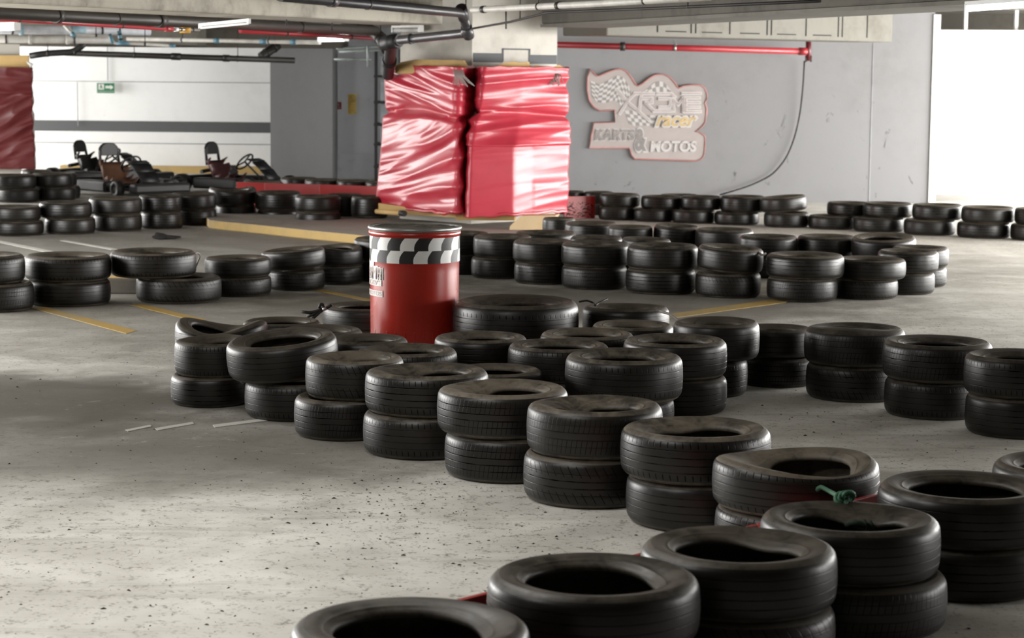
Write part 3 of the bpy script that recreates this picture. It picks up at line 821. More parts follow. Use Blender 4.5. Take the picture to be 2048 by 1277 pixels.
# plywood box at the foot and the broomstick
m = MB(); p = [xy(1016, 24.0), xy(1040, 23.6), xy(1108, 23.9), xy(1084, 24.3)]
f0 = [at_y(1022, 463, 24.0), at_y(1040, 446, 23.7), at_y(1094, 431, 23.9), at_y(1113, 432, 24.1), at_y(1098, 466, 24.1)]
m.prism([Vector((q.x, 23.95, max(.004, q.z))) for q in (at_y(1018, 463, 23.95), at_y(1020, 452, 23.95), at_y(1042, 432, 23.95), at_y(1112, 431, 23.95), at_y(1090, 467, 23.95), at_y(1030, 480, 23.95))], (.05, .28, 0))
tag(m.build('plywood_board', 'plywood', bevel=.004), 'pale plywood board propped against the column foot under the red padding', 'board')
m = MB(); a, c_ = at_y(753, 423, 24.9), at_y(806, 427, 24.5)
m.tube([a, c_], .028, 14); o = tag(m.build('wooden_stick', 'cardboard'), 'short yellow wooden stick poking out under the red column padding', 'stick')
m = MB(); d = (c_-a).normalized(); m.tube([c_ - d*.05, c_+d*.035], .034, 12); m.build('black_end', 'black_paint', o)

# far pillar with dark red wrap at the picture edge
fp = [xy(-90, 33.9), xy(-80, 33.1), xy(43, 33.1), xy(43, 33.9)]
poly_column('column', fp, 0, CEIL, 'column_concrete')
pad2 = tag(empty('pillar_padding', (fp[1].x, 33.1, 0)), 'dark red vinyl wrap on the far concrete pillar at the picture edge', 'padding')
rows = []; nz = 90; N2 = 90
for k in range(nz+1):
    z = 1.85 + (.30-1.85)*k/nz; row = []
    for j in range(N2+1):
        s = j/N2; px = -95 + 160*min(1, s/.86) + (k/nz)*3; Y = 32.95 + (0 if s < .86 else (s-.86)/.14*.9)
        q = z*1.0 - .55*s*(1 if z < 1.45 else .1)
        d = .045*rid(mnoise.noise(Vector((s*1.6, q*4.2, 3)))) + .015*rid(mnoise.noise(Vector((s*3, q*9, 7))))
        p = xy(px, Y); row.append(Vector((p.x + (d*.6 if s > .84 else 0), p.y - (d if s < .88 else 0), z + .01*mnoise.noise(Vector((s*9, 1, 1))))))
    rows.append(row)
m = MB(); w = N2+1
m.add([p for r_ in rows for p in r_], [(k*w+j, (k+1)*w+j, (k+1)*w+j+1, k*w+j+1) for k in range(nz) for j in range(N2)], 0, True)
o = m.build('vinyl_cover', 'dark_red_vinyl', pad2); o.location = (-fp[1].x, -33.1, 0)
m = MB()
for z, r in ((1.93, .06), (1.84, .05), (.64, .06), (.55, .05)):
    p = xy(64, 32.98); m.tube([p+Vector((-.05, 0, z)), p+Vector((.02, -.03, z-.04)), p+Vector((.0, -.01, z-.12))], [.015, r*.6, .01], 8)
o = m.build('torn_lining', 'pale_sticker', pad2); o.location = (-fp[1].x, -33.1, 0)
m = MB(); p = xy(-20, 32.95); m.box((p.x, 33.03, 1.93), (1.2, .06, .2)); o = m.build('cardboard_sheet', 'cardboard', pad2); o.location = (-fp[1].x, -33.1, 0)

# ------------------------------------------------------------------ the drum
dC = at_y(829, 640, 13.62); dr = .2885
drum = tag(empty('steel_drum', (dC.x, 13.62, 0)), 'tall red steel drum with a checkered flag band among the tires', 'drum')
m = MB(); Hd = .885
pr = [(0, .012), (dr*.955, .012), (dr*.962, 0), (dr*.968, .01)]
for k in range(1, 9): pr.append((dr*(.968+.012*k/8), .01+.60*k/8))
pr += [(dr*.985, .826), (dr*1.010, .833), (dr*1.018, .843), (dr*1.010, .853), (dr*.99, .860), (dr*.985, .866), (dr*.97, .870), (dr*.97, .84), (0, .84)]
m.lathe(pr, 96); m.build('body', 'drum_red', drum)
# dents pressed along the foot
m = MB(); m.lathe([(dr*.95, .855), (dr*1.0, .858), (dr*1.03, .866), (dr*1.035, .876), (dr*1.02, .886), (dr*.99, .888), (dr*.95, .88)], 96, close=True)
o = m.build('rim', 'steel', drum)
m = MB(); vs = []; nr, ns = 14, 72
for i in range(nr+1):
    for k in range(ns):
        a = 2*PI*k/ns; r = dr*1.0*i/nr
        vs.append((r*math.cos(a), r*math.sin(a), .876 + .012*mnoise.noise(Vector((r*9*math.cos(a), r*9*math.sin(a), 4))) + .006*mnoise.noise(Vector((r*30*math.cos(a), r*30*math.sin(a), 8)))))
m.add(vs, [(i*ns+k, i*ns+(k+1) % ns, (i+1)*ns+(k+1) % ns, (i+1)*ns+k) for i in range(nr) for k in range(ns)], 0, True)
m.build('lid', 'lid_metal', drum)
# flag band: two rows of slanted squares
m = MB(); z0, z1 = .664, .824; per = 36.0
for row in range(2):
    for c_ in range(20):
        for sub in range(3):
            for v in range(4):
                def pt(u, vv):
                    zz = z0 + (z1-z0)*(row + vv)/2
                    ang = -90 - 17 + 18*(c_+u) + row*19.0 + 6*vv + 2.5*math.sin(PI*vv)*-1
                    a = math.radians(ang); r = dr*.985 + .0022
                    return (r*math.cos(a), r*math.sin(a), zz)
                m.add([pt(sub/3, v/4), pt((sub+1)/3, v/4), pt((sub+1)/3, (v+1)/4), pt(sub/3, (v+1)/4)], [(0, 1, 2, 3)], (c_ + 0) % 2 if row == 0 else (c_) % 2, True)
m.build('checkered_band', ['black_paint', 'white_paint'], drum)
m = MB()
for k in range(11):   # vertical pressed marks at the foot
    a = math.radians(-150 + k*12.5); r = dr*.967
    m.box((r*math.cos(a), r*math.sin(a), .16), (.006, .012, .15), a)
m.build('pressed_rib', 'drum_red', drum, bevel=.002)

# ------------------------------------------------------------------ lettering helpers
def text_mesh(body, shear=0.0, offset=0.0, space=1.0):
    cu = bpy.data.curves.new('lettering', 'FONT'); cu.body = body; cu.shear = shear; cu.offset = offset; cu.space_character = space
    cu.resolution_u = 4; cu.fill_mode = 'BOTH'
    o = bpy.data.objects.new('lettering', cu); COL.objects.link(o)
    dg = bpy.context.evaluated_depsgraph_get(); dg.update()
    me = bpy.data.meshes.new_from_object(o.evaluated_get(dg))
    v = np.array([p.co[:] for p in me.vertices]); f = [tuple(p.vertices) for p in me.polygons]
    bpy.data.objects.remove(o); bpy.data.curves.remove(cu); bpy.data.meshes.remove(me)
    return v, f
def text_in(mb, body, place, box, shear=0.0, offset=0.0, grow=0.0, mi=0, space=1.0, ref=None, jit=0.0):
    """lettering fitted to box (x0,x1,y_bottom,y_top in the sign's own flat units), placed by place(x,y)"""
    v, f = text_mesh(body, shear, offset, space); r, _ = text_mesh(body, shear, ref if ref is not None else offset, space)
    lo, hi = r.min(0), r.max(0)
    x = box[0] + (v[:, 0]-lo[0])/(hi[0]-lo[0])*(box[1]-box[0]); y = box[2] + (v[:, 1]-lo[1])/(hi[1]-lo[1])*(box[3]-box[2])
    P = [place(a, c_) for a, c_ in zip(x, y)]
    if not jit: mb.add(P, f, mi); return
    for q in f:
        o = Vector((0, -jit*random.random(), 0)); mb.add([P[i]+o for i in q], [tuple(range(len(q)))], mi)
# worn sticker letters on the drum's shaded side
def on_drum(x, y, lift=.003):
    a = math.radians(-90 - 41 + (x)/dr*57.3); r = dr*.982 + lift
    return (r*math.cos(a), r*math.sin(a), y)
m = MB()
for (x0, x1, a, c_) in ((-.40, .0, .555, .635), (-.42, -.015, .515, .555), (-.42, -.005, .448, .486)):
    n = 16
    for k in range(n):
        u0, u1 = x0+(x1-x0)*k/n, x0+(x1-x0)*(k+1)/n
        bump = (.006*math.sin(k*1.1) if c_ > .6 else 0) + (.035 if c_ > .6 and k < 12 else 0)
        m.add([on_drum(u0, a), on_drum(u1, a), on_drum(u1, c_+bump), on_drum(u0, c_+bump)], [(0, 1, 2, 3)], 0, True)
m.build('logo_sticker', 'pale_sticker', drum)
m = MB()
text_in(m, 'XTREME', lambda x, y: on_drum(x, y, .0045), (-.39, -.012, .562, .628), .1, .0)
text_in(m, 'racer', lambda x, y: on_drum(x, y, .0045), (-.26, -.03, .52, .550), .3, .0)
text_in(m, 'KARTS & MOTOS', lambda x, y: on_drum(x, y, .0045), (-.41, -.012, .454, .480), .1, .0)
m.build('logo_letters', 'logo_line', drum)

# ------------------------------------------------------------------ wall logo
YL = 31.26
def lg(cx, cy, lift=0.0):
    px, py = 1160 + cx/5.804, 120 + cy/5.804
    q = at_y(px, py, YL); return Vector((q.x, YL - lift, q.z))
out = [(115, 105), (150, 142), (190, 185), (225, 185), (330, 140), (400, 115), (470, 105), (530, 125), (575, 175), (610, 225), (640, 275), (668, 302), (720, 280), (800, 215), (860, 180), (920, 167), (975, 168), (1030, 190), (1075, 235), (1110, 280),
       (1145, 328), (1200, 303), (1290, 290), (1400, 292), (1450, 325), (1475, 400), (1468, 460), (1450, 500), (1470, 560), (1468, 620), (1450, 730), (1410, 780), (1340, 833), (1400, 845), (1452, 885), (1452, 1000), (1438, 1110), (1400, 1158), (1340, 1172),
       (640, 1150), (600, 1105), (575, 1022), (110, 1020), (135, 880), (160, 732), (405, 722), (405, 578), (330, 582), (230, 590), (165, 550), (110, 470), (85, 350), (92, 200)]
lo_ = lg(780, 640)
logo = tag(empty('wall_logo_sign', (lo_.x, YL, lo_.z)), 'faded cut-out logo board for karts and motorbikes on the grey wall', 'sign')
def onlogo(mb, name, mat):
    o = mb.build(name, mat, logo); o.location = (-lo_.x, -YL, -lo_.z); return o
m = MB(); m.prism([lg(*p) for p in out], (0, .035, 0)); onlogo(m, 'sign_board', 'logo_face')
m = MB(); m.tube([lg(*p, .004) for p in out], .011, 8, closed=True); onlogo(m, 'red_border', 'logo_edge')
def curve(pts, t):
    n = len(pts)-1; i = min(int(t*n), n-1); f = t*n-i; f = f*f*(3-2*f)*.35 + f*.65
    return (pts[i][0]*(1-f)+pts[i+1][0]*f, pts[i][1]*(1-f)+pts[i+1][1]*f)
m = MB()
for top, bot, nx, ny in (([(125, 240), (230, 285), (330, 235), (430, 182), (500, 200), (560, 285), (600, 400)], [(140, 425), (200, 492), (300, 500), (380, 470), (430, 480), (480, 540), (510, 600)], 12, 8),
                         ([(720, 375), (800, 325), (860, 262), (930, 245), (990, 265), (1050, 350)], [(740, 380), (820, 372), (880, 372), (930, 372), (990, 372), (1060, 372)], 7, 2),
                         ([(520, 590), (600, 585), (680, 610), (760, 640), (890, 640)], [(570, 740), (640, 770), (710, 760), (780, 765), (850, 770)], 7, 4)):
    for i in range(nx):
        for j in range(ny):
            q = []
            for (u, v) in ((i, j), (i+1, j), (i+1, j+1), (i, j+1)):
                a, c_ = curve(top, u/nx), curve(bot, u/nx); q.append(lg(a[0]+(c_[0]-a[0])*v/ny, a[1]+(c_[1]-a[1])*v/ny, .004))
            m.add(q, [(0, 1, 2, 3)], (i+j) % 2)
onlogo(m, 'checkered_flag', ['logo_white', 'logo_grey'])
strokes = [[(430, 345), (545, 480), (640, 560), (800, 700)], [(640, 390), (575, 455), (540, 500), (465, 620)], [(640, 390), (855, 390)], [(715, 400), (700, 470), (690, 585)],
           [(745, 450), (835, 445), (835, 495), (765, 500), (860, 592), (1060, 592)], [(900, 392), (1060, 392), (1100, 430)], [(925, 450), (1045, 452), (1050, 500), (1045, 545), (925, 548)],
           [(1090, 592), (1085, 455), (1140, 520), (1200, 445), (1200, 592)], [(1195, 390), (1395, 388)], [(1235, 440), (1385, 440)], [(1235, 495), (1385, 495)], [(1235, 548), (1385, 548)], [(1210, 600), (1395, 600)], [(1225, 440), (1225, 600)]]
def ribbon(mb, pts, w, lift, mi=0):
    for (x0, y0), (x1, y1) in zip(pts[:-1], pts[1:]):
        lift += .0007
        L_ = math.hypot(x1-x0, y1-y0); dx, dy = (x1-x0)/L_, (y1-y0)/L_; e = w*.5
        x0, y0, x1, y1 = x0-dx*e, y0-dy*e, x1+dx*e, y1+dy*e; nx, ny = -dy*w/2, dx*w/2
        mb.add([lg(x0+nx, y0+ny, lift), lg(x1+nx, y1+ny, lift), lg(x1-nx, y1-ny, lift), lg(x0-nx, y0-ny, lift)], [(0, 1, 2, 3)], mi)
m = MB()
for k, s_ in enumerate(strokes): ribbon(m, s_, 40, .006 + .0012*k)
onlogo(m, 'xtreme_letters', 'logo_white')
m = MB()
for k, s_ in enumerate(strokes): ribbon(m, s_, 8, .027 + .0005*k)
onlogo(m, 'letter_outline', 'logo_line')
def lgt(lift): return lambda x, y: lg(x, y, lift)
m = MB(); text_in(m, 'racer', lgt(.031), (875, 1360, 775, 655), .35, .075, ref=.02, jit=.002); onlogo(m, 'white_backing', 'logo_white')
m = MB(); text_in(m, 'racer', lgt(.034), (880, 1350, 770, 660), .35, .022, jit=.002); onlogo(m, 'racer_letters', 'logo_amber')
m = MB(); text_in(m, 'KARTS', lgt(.006), (172, 640, 935, 805), .12, .085, ref=.04, jit=.002); text_in(m, '&', lgt(.010), (640, 770, 1060, 800), 0, .08, ref=.02, jit=.002); onlogo(m, 'white_backing', 'logo_white')
m = MB(); text_in(m, 'KARTS', lgt(.014), (172, 640, 935, 805), .12, .04, jit=.002); text_in(m, '&', lgt(.016), (640, 770, 1060, 800), 0, .03, jit=.002); onlogo(m, 'karts_letters', 'logo_grey')
m = MB(); text_in(m, 'MOTOS', lgt(.014), (815, 1355, 1070, 940), .12, .045, jit=.002); onlogo(m, 'motos_letters', 'logo_white')
m = MB(); ribbon(m, [(180, 842), (640, 842)], 7, .019); ribbon(m, [(815, 968), (1360, 968)], 7, .019); onlogo(m, 'letter_slit', 'logo_face')

# ------------------------------------------------------------------ signs
def board_at(name, px0, py0, px1, py1, Y, mat, label, cat, th=.012):
    a, c_ = at_y(px0, py0, Y), at_y(px1, py1, Y); ctr = (a+c_)/2
    r = tag(empty(name, ctr), label, cat)
    m = MB(); m.box((0, 0, 0), (c_.x-a.x, th, a.z-c_.z)); m.build('plate', mat, r)
    W_, H_ = c_.x-a.x, a.z-c_.z
    return r, (lambda u, v, lift=.002: Vector(((u-.5)*W_, -th/2-lift, (.5-v)*H_)))
def quad(mb, P, u0, v0, u1, v1, lift=.002): mb.add([P(u0, v1, lift), P(u1, v1, lift), P(u1, v0, lift), P(u0, v0, lift)], [(0, 1, 2, 3)])
r, P = board_at('exit_sign', 194, 166, 229, 186.5, 38.55, 'sign_green', 'green evacuation sign with a white arrow on the far white wall', 'sign')
m = MB(); quad(m, P, .08, .10, .40, .66); m.build('pictogram_panel', 'pale_sticker', r)
m = MB(); m.add([P(u, v, .003) for u, v in ((.14, .56), (.20, .38), (.17, .28), (.26, .22), (.30, .30), (.28, .40), (.34, .56), (.29, .56), (.24, .45), (.19, .56))], [tuple(range(10))])
m.add([P(.23+.03*math.cos(k*PI/4), .17+.05*math.sin(k*PI/4), .003) for k in range(8)], [tuple(range(8))]); m.build('running_figure', 'sign_green', r)
m = MB(); m.add([P(u, v) for u, v in ((.48, .28), (.76, .28), (.76, .16), (.95, .42), (.76, .66), (.76, .52), (.48, .52))], [tuple(range(7))]); m.build('arrow', 'pale_sticker', r)
m = MB(); text_in(m, 'RUTA DE EVACUACION', lambda x, y: P(x, y, .003), (.06, .95, .90, .78)); m.build('lettering', 'pale_sticker', r)
r, P = board_at('warning_sign', 696, 188, 713, 229, 36.9, 'sign_yellow', 'tall yellow notice with a circle on the dark grey wall', 'sign')
m = MB(); ring = [(P(.5+.38*math.cos(2*PI*k/28), .23+.16*math.sin(2*PI*k/28), .004)) for k in range(28)]; m.tube(ring, .006, 6, closed=True); m.tube([P(.3, .12, .004), P(.7, .34, .004)], .006, 6); m.build('prohibition_circle', 'sign_amber', r)
m = MB()
for v, h in ((.50, .05), (.60, .03), (.66, .03), (.76, .05), (.86, .03)): quad(m, P, .12, v, .78, v+h, .003)
m.build('text_lines', 'sign_amber', r)
r, P = board_at('fire_sign', 672, 204, 683, 219, 36.95, 'sign_red', 'small square red sign on the dark grey wall', 'sign')
m = MB(); quad(m, P, .38, .2, .55, .55); quad(m, P, .2, .7, .8, .8); m.build('pictogram', 'dirty_grey_wall', r)

# ------------------------------------------------------------------ red boards
def board_line(name, pts, z0, z1, th, mat, label, cat='barrier', holes=False):
    """upright board along ground points"""
    m = MB()
    for a, c_ in zip(pts[:-1], pts[1:]):
        d = c_-a; m.box((a+c_)/2 + Vector((0, 0, (z0+z1)/2)), (d.length, th, z1-z0), math.atan2(d.y, d.x))
    return tag(m.build(name, mat, bevel=.003), label, cat)
def gz(px, py, z): q = at_z(px, py, z); return Vector((q.x, q.y, 0))
zb = .268
a, c_ = gz(905, 1203.5, zb), gz(1762, 986, zb); d = c_-a
def along(t): return a + d*t
cuts = [-.25, .30, .66, 1.0]
for i, w_ in enumerate(('red plank between the broad-lipped and kidney-holed tires', 'red plank behind the stack tied with green rope', 'red plank ending beside the dark round-holed stack')):
    t0, t1 = cuts[i]+.004, cuts[i+1]-.004
    board_line('red_plank', [along(t0), along(t1)], 0, zb - .012*i*0, .022, 'board_red', w_, 'plank')['group'] = 'red planks of the barrier'
board_line('red_barrier', [gz(474, 364, .38), gz(530, 366, .38), gz(640, 369, .38), gz(765, 373, .38)], 0.0, .38, .03, 'board_red', 'long low red barrier before the far tires, karts side of the column')
g = gz(1128, 438, 0); h = gz(1189, 437, 0)
rb_ = board_line('red_board', [g, h], 0, .285, .03, 'board_red', 'short scuffed red board standing at the start of the logo wall row', 'board')
m = MB(); 
for k in range(160):
    t = rng.uniform(.05, .95); z = .02 + .19*rng.random()**1.4; p = g.lerp(h, t); m.box((p.x, p.y-.0165, z), (rng.uniform(.008, .04), .002, rng.uniform(.003, .014)))
m.build('black_scuff', 'black_rag', rb_)

# ------------------------------------------------------------------ pipes under the ceiling
def pipe(name, pts, r, mat, label, cat='pipe', couplings=(), cmat=None, rnd=.12, seg=14, hang=()):
    P = [at_y(px, py, Y) for px, py, Y in pts]
    m = MB(); m.tube(arc_pts(P, rnd), r, seg); o = tag(m.build(name, mat), label, cat)
    for (px, py, Y, ln) in couplings:
        c = at_y(px, py, Y); i = min(range(len(P)-1), key=lambda k: ((P[k]+P[k+1])/2 - c).length); d = (P[i+1]-P[i]).normalized()
        t = max(0, min(1, (c-P[i]).dot(d)/(P[i+1]-P[i]).length)); c = P[i].lerp(P[i+1], t)
        m = MB(); m.tube([c-d*ln/2, c+d*ln/2], r*1.22, seg); m.build('coupling', cmat or mat, o)
    if hang:
        for t in hang:
            m = MB()
            L_ = sum((P[k+1]-P[k]).length for k in range(len(P)-1))*t
            for k in range(len(P)-1):
                l = (P[k+1]-P[k]).length
                if L_ <= l: break
                L_ -= l
            d = (P[k+1]-P[k]).normalized(); c = P[k]+d*L_
            m.tube([c-d*.012, c+d*.012], r*1.12, seg); m.tube([c, (c.x, c.y, CEIL)], .006, 6); m.build('hanger', 'dark_pipe', o)
    return o
# grey drain by the column with its elbow, then the dark downpipe
pipe('drain_pipe', [(560, -8, 18.6), (925, 26, 22.1), (936, 66, 22.3), (800, 80, 23.5)], .048, 'grey_pipe', 'grey drain pipe bending back on itself beside the column head',
     couplings=[(924, 26, 22.1, .16), (932, 62, 22.3, .14), (828, 77, 23.3, .05), (650, 1, 19.5, .1)], cmat='grey_pipe', rnd=.10, hang=(.3, .75))
pipe('down_pipe', [(800, 80, 23.9), (783, 84, 24.0), (776, 150, 25.35)], .068, 'black_paint', 'black downpipe dropping behind the red column padding', couplings=[(783, 92, 24.1, .22), (777, 122, 24.8, .18)], cmat='black_paint', rnd=.12)
pipe('branch_pipe', [(690, 52, 25.6), (752, 62, 25.2), (775, 100, 24.9)], .07, 'dark_pipe', 'dark branch pipe sloping into the black downpipe', rnd=.2, hang=(.3, .75))
pipe('drain_pipe', [(-120, 20, 17.0), (380, 44, 20.6), (752, 62, 25.0)], .055, 'brown_pipe', 'long brown drain pipe hung along the dim beam', couplings=[(312, 40, 20.1, .10), (120, 31, 18.5, .06)], cmat='dark_pipe', hang=(.3, .75))
pipe('sprinkler_pipe', [(-120, 30, 17.2), (345, 58, 20.5)], .022, 'pipe_red', 'dark red sprinkler pipe under the long brown drain', couplings=[(345, 58, 20.4, .1)], cmat='pipe_red', hang=(.3, .75))
pipe('sprinkler_pipe', [(480, 62, 24.2), (770, 78, 26.5)], .025, 'pipe_red', 'dull red pipe end leading to the black downpipe', hang=(.3, .75))
v = pipe('valve_pipe', [(345, 59, 20.6), (398, 60, 21.0)], .016, 'steel', 'bright brass and steel valve at the end of the red sprinkler pipe', 'valve', couplings=[(352, 59, 20.65, .05)], cmat='white_paint', hang=(.3, .75))
m = MB(); c = at_y(370, 59, 20.8); m.tube([c-Vector((.05, 0, 0)), c+Vector((.05, 0, 0))], .035, 12); m.build('brass_body', 'sign_amber', v)
pipe('air_duct', [(-100, 58, 30.2), (300, 62, 31.5)], .065, 'duct_grey', 'wide pale grey duct at the far dim ceiling', couplings=[(152, 60, 31.1, .20), (40, 58, 30.7, .05)], cmat='pale_blue_joint', hang=(.3, .75))
pipe('water_pipe', [(-80, 78, 31.0), (225, 80, 31.4)], .055, 'pale_pipe', 'cream pipe running along the far pale beam', couplings=[(60, 78, 31.1, .05), (135, 79, 31.2, .05)], hang=(.3, .75))
pipe('water_pipe', [(128, 50, 30.2), (147, 69, 30.2), (220, 72, 30.4), (226, 86, 30.4), (262, 87, 30.4), (350, 92, 30.5)], .022, 'pale_pipe', 'thin cream pipe with dark blue elbows under the far beam',
     couplings=[(222, 78, 30.4, .14), (246, 87, 30.4, .18), (345, 91, 30.5, .08), (148, 69, 30.2, .07)], cmat='blue_joint', rnd=.05, hang=(.3, .75))
pipe('water_pipe', [(238, 62, 30.2), (242, 84, 30.22)], .03, 'blue_joint', 'short dark blue standpipe joining the cream pipes', hang=(.3, .75))
pipe('water_pipe', [(255, 78, 31.6), (640, 85, 29.5)], .030, 'pale_pipe', 'long cream pipe with blue joints crossing the dim bay', couplings=[(437, 81, 30.6, .10), (530, 83, 30.1, .12), (592, 84, 29.8, .1)], cmat='blue_joint', hang=(.3, .75))
pipe('drain_pipe', [(60, 112, 32.2), (92, 107, 32.2), (150, 104, 32.2), (172, 84, 32.2)], .048, 'black_paint', 'black bent drain pipe leaving the far red pillar', rnd=.15, hang=(.3, .75))
pipe('drain_pipe', [(130, 106, 32.4), (590, 121, 32.6)], .045, 'dark_pipe', 'straight black drain pipe before the far white wall', couplings=[(352, 113, 32.5, .14), (452, 117, 32.5, .1)], cmat='black_paint', hang=(.3, .75))
pipe('branch_pipe', [(522, 114, 33.0), (556, 90, 33.2)], .07, 'dark_pipe', 'slanting dark branch pipe above the black drain', hang=(.3, .75))
pipe('water_pipe', [(945, 20, 19.2), (1180, 8, 17.2), (1420, -6, 15.2)], .027, 'pale_pipe', 'pale pipe hung from the ceiling above the wrapped column', couplings=[(975, 18, 19.0, .06), (1122, 11, 17.7, .05)], cmat='brown_pipe', hang=(.3, .75))
pipe('power_cable', [(946, 57, 22.6), (1020, 44, 20.5), (1095, 25, 18.8), (1300, 17, 17.0), (1640, 2, 14.2)], .011, 'black_cord', 'black cable strung from the column head along the beam', 'cable', seg=8, hang=(.3, .75))
rp = pipe('fire_pipe', [(1100, 89, 30.6), (1612, 103, 30.7)], .045, 'pipe_red', 'bright red fire pipe across the top of the logo wall', couplings=[(1606, 103, 30.7, .12)], cmat='pipe_red')
m = MB(); c = at_y(1243, 93, 30.62); m.tube([c+Vector((-.02, 0, .0)), c+Vector((.05, 0, 0))], .062, 16); m.build('clamp', 'dark_pipe', rp)
m = MB(); c = at_y(1350, 96, 30.64); t = at_y(1348, 76, 30.64); m.tube([c+Vector((-.03, 0, 0)), t, c+Vector((.04, 0, 0))], .007, 6); m.tube([c+Vector((-.015, 0, 0)), c+Vector((.015, 0, 0))], .05, 14); m.build('hanger', 'steel', rp)
m = MB(); a = at_y(1617, 78, 30.7); c = at_y(1617, 122, 30.7); m.tube([a, c], .04, 14); m.build('riser', 'dark_red_vinyl', rp)
m = MB()
for dx in (-5, 5): m.tube([at_y(1617+dx, 112, 30.68), at_y(1617+dx, 124, 30.68)], .012, 8)
m.build('bracket', 'dark_pipe', rp)
pipe('hanging_cable', [(1609, 122, 31.1), (1606, 175, 31.15), (1600, 230, 31.2), (1588, 280, 31.22), (1572, 318, 31.2), (1545, 350, 31.2), (1500, 372, 31.15), (1440, 390, 31.0)], .012, 'black_cord', 'thin dark cable hanging in a curve down the logo wall', 'cable', rnd=.3, seg=8)
# hanger rods and fittings
for i, (px, y0, y1, Y, w_) in enumerate(((573, -10, 52, 20.6, 'thin ceiling rod by the dim beam'), (664, 4, 62, 22.5, 'thin ceiling rod beside the grey drain pipe'), (1012, 20, 58, 21.5, 'thin ceiling rod above the column head'))):
    m = MB(); m.tube([at_y(px, y0, Y), at_y(px, y1, Y)], .008, 6); tag(m.build('hanger_rod', 'dark_pipe'), w_, 'rod', 'thin ceiling rods')
# pale conduits by the storage rack
for i, (a, c, w_) in enumerate((((672, 97), (790, 92), 'upper slim pale conduit above the grey wall'), ((678, 104), (792, 99), 'middle slim pale conduit above the grey wall'), ((668, 119), (742, 119), 'lower pale conduit above the yellow notice'))):
    pipe('conduit', [(*a, 34.5), (*c, 34.5)], .022, 'galvanised', w_)['group'] = 'pale conduits over the grey wall'
pipe('conduit', [(735, 92, 34.4), (736, 134, 34.4)], .018, 'galvanised', 'upright pale conduit over the grey wall')

# fluorescent lamps
def lamp(name, pa, pb, r, label, lit=True, group=None):
    a, c = at_y(*pa), at_y(*pb); ctr = (a+c)/2; d = (c-a).normalized()
    o = tag(empty(name, ctr), label, 'lamp', group)
    m = MB(); m.tube([a-ctr, c-ctr], r, 12); m.build('tube', 'tube_glow' if lit else 'white_paint', o)
    m = MB(); q = (c-a).length/2
    R = d.to_track_quat('X', 'Z').to_matrix(); m.box((0, 0, r+.018), (q*2+.08, r*2.2, .026), M=R); m.build('housing', 'white_paint', o)
    m = MB()
    for s_ in (-1, 1): m.box(d*(q+.02)*s_ + Vector((0, 0, .01)), (.03, r*2.6, r*2.6), M=R)
    m.build('end_cap', 'white_paint', o)
    return o
lamp('ceiling_lamp', (1938, 18, 13.6), (2110, 6, 12.0), .016, 'glowing tube lamp under the pale beam at the picture corner')
lamp('ceiling_lamp', (642, 79, 28.6), (690, 78, 27.9), .03, 'small glowing tube lamp between dark pipes beside the column')
lamp('ceiling_lamp', (-60, 58, 28.0), (32, 55, 27.0), .035, 'glowing tube lamp under the grey duct at the picture edge')
lamp('ceiling_lamp', (-40, 14, 24.0), (95, 20, 25.5), .035, 'glowing tube lamp above the brown drain at the picture corner')
lamp('ceiling_lamp', (402, 56, 19.9), (496, 47, 18.9), .010, 'unlit slim tube lamp beside the brown drain pipe', lit=False)
lamp('ceiling_lamp', (790, 61, 25.8), (840, 60, 25.2), .025, 'unlit stubby tube lamp above the bent grey drain', lit=False)

# storage rack between the grey wall and the column
rk_ = tag(empty('storage_rack', (xy(768, 36.2).x, 36.2, 0)), 'dark storage rack half hidden behind the red column padding', 'rack')
m = MB(); x0 = rk_.location.x
for px in (752, 800):
    for Y in (35.9, 36.6): p = xy(px, Y); m.box((p.x-x0, Y-36.2, 1.1), (.05, .05, 2.2))
m.build('upright', 'shelf_dark', rk_)
for z in (.25, .62, .95, 1.32, 1.75): m = MB(); p = xy(776, 36.2); m.box((p.x-x0, .05, z), (.44, .7, .04)); m.build('shelf', 'shelf_dark', rk_)
for k, (z, h, w_) in enumerate(((.64, .25, 'pale box on the second rack shelf'), (.97, .30, 'pale box on the rack shelf at the cinch of the padding'), (1.34, .33, 'tall pale box on the upper rack shelf'), (1.77, .28, 'pale box on the top rack shelf'), (.27, .3, 'pale box on the bottom rack shelf'))):
    m = MB(); p = xy(775, 36.1); m.box((p.x, 36.1, z+h/2+.001), (.22, .4, h)); o = tag(m.build('storage_box', 'shelf_pale', bevel=.01), w_, 'box', 'boxes on the storage rack')
    m = MB(); m.box((p.x, 36.1, z+h+.012), (.24, .42, .02)); m.build('lid', 'shelf_pale', o)

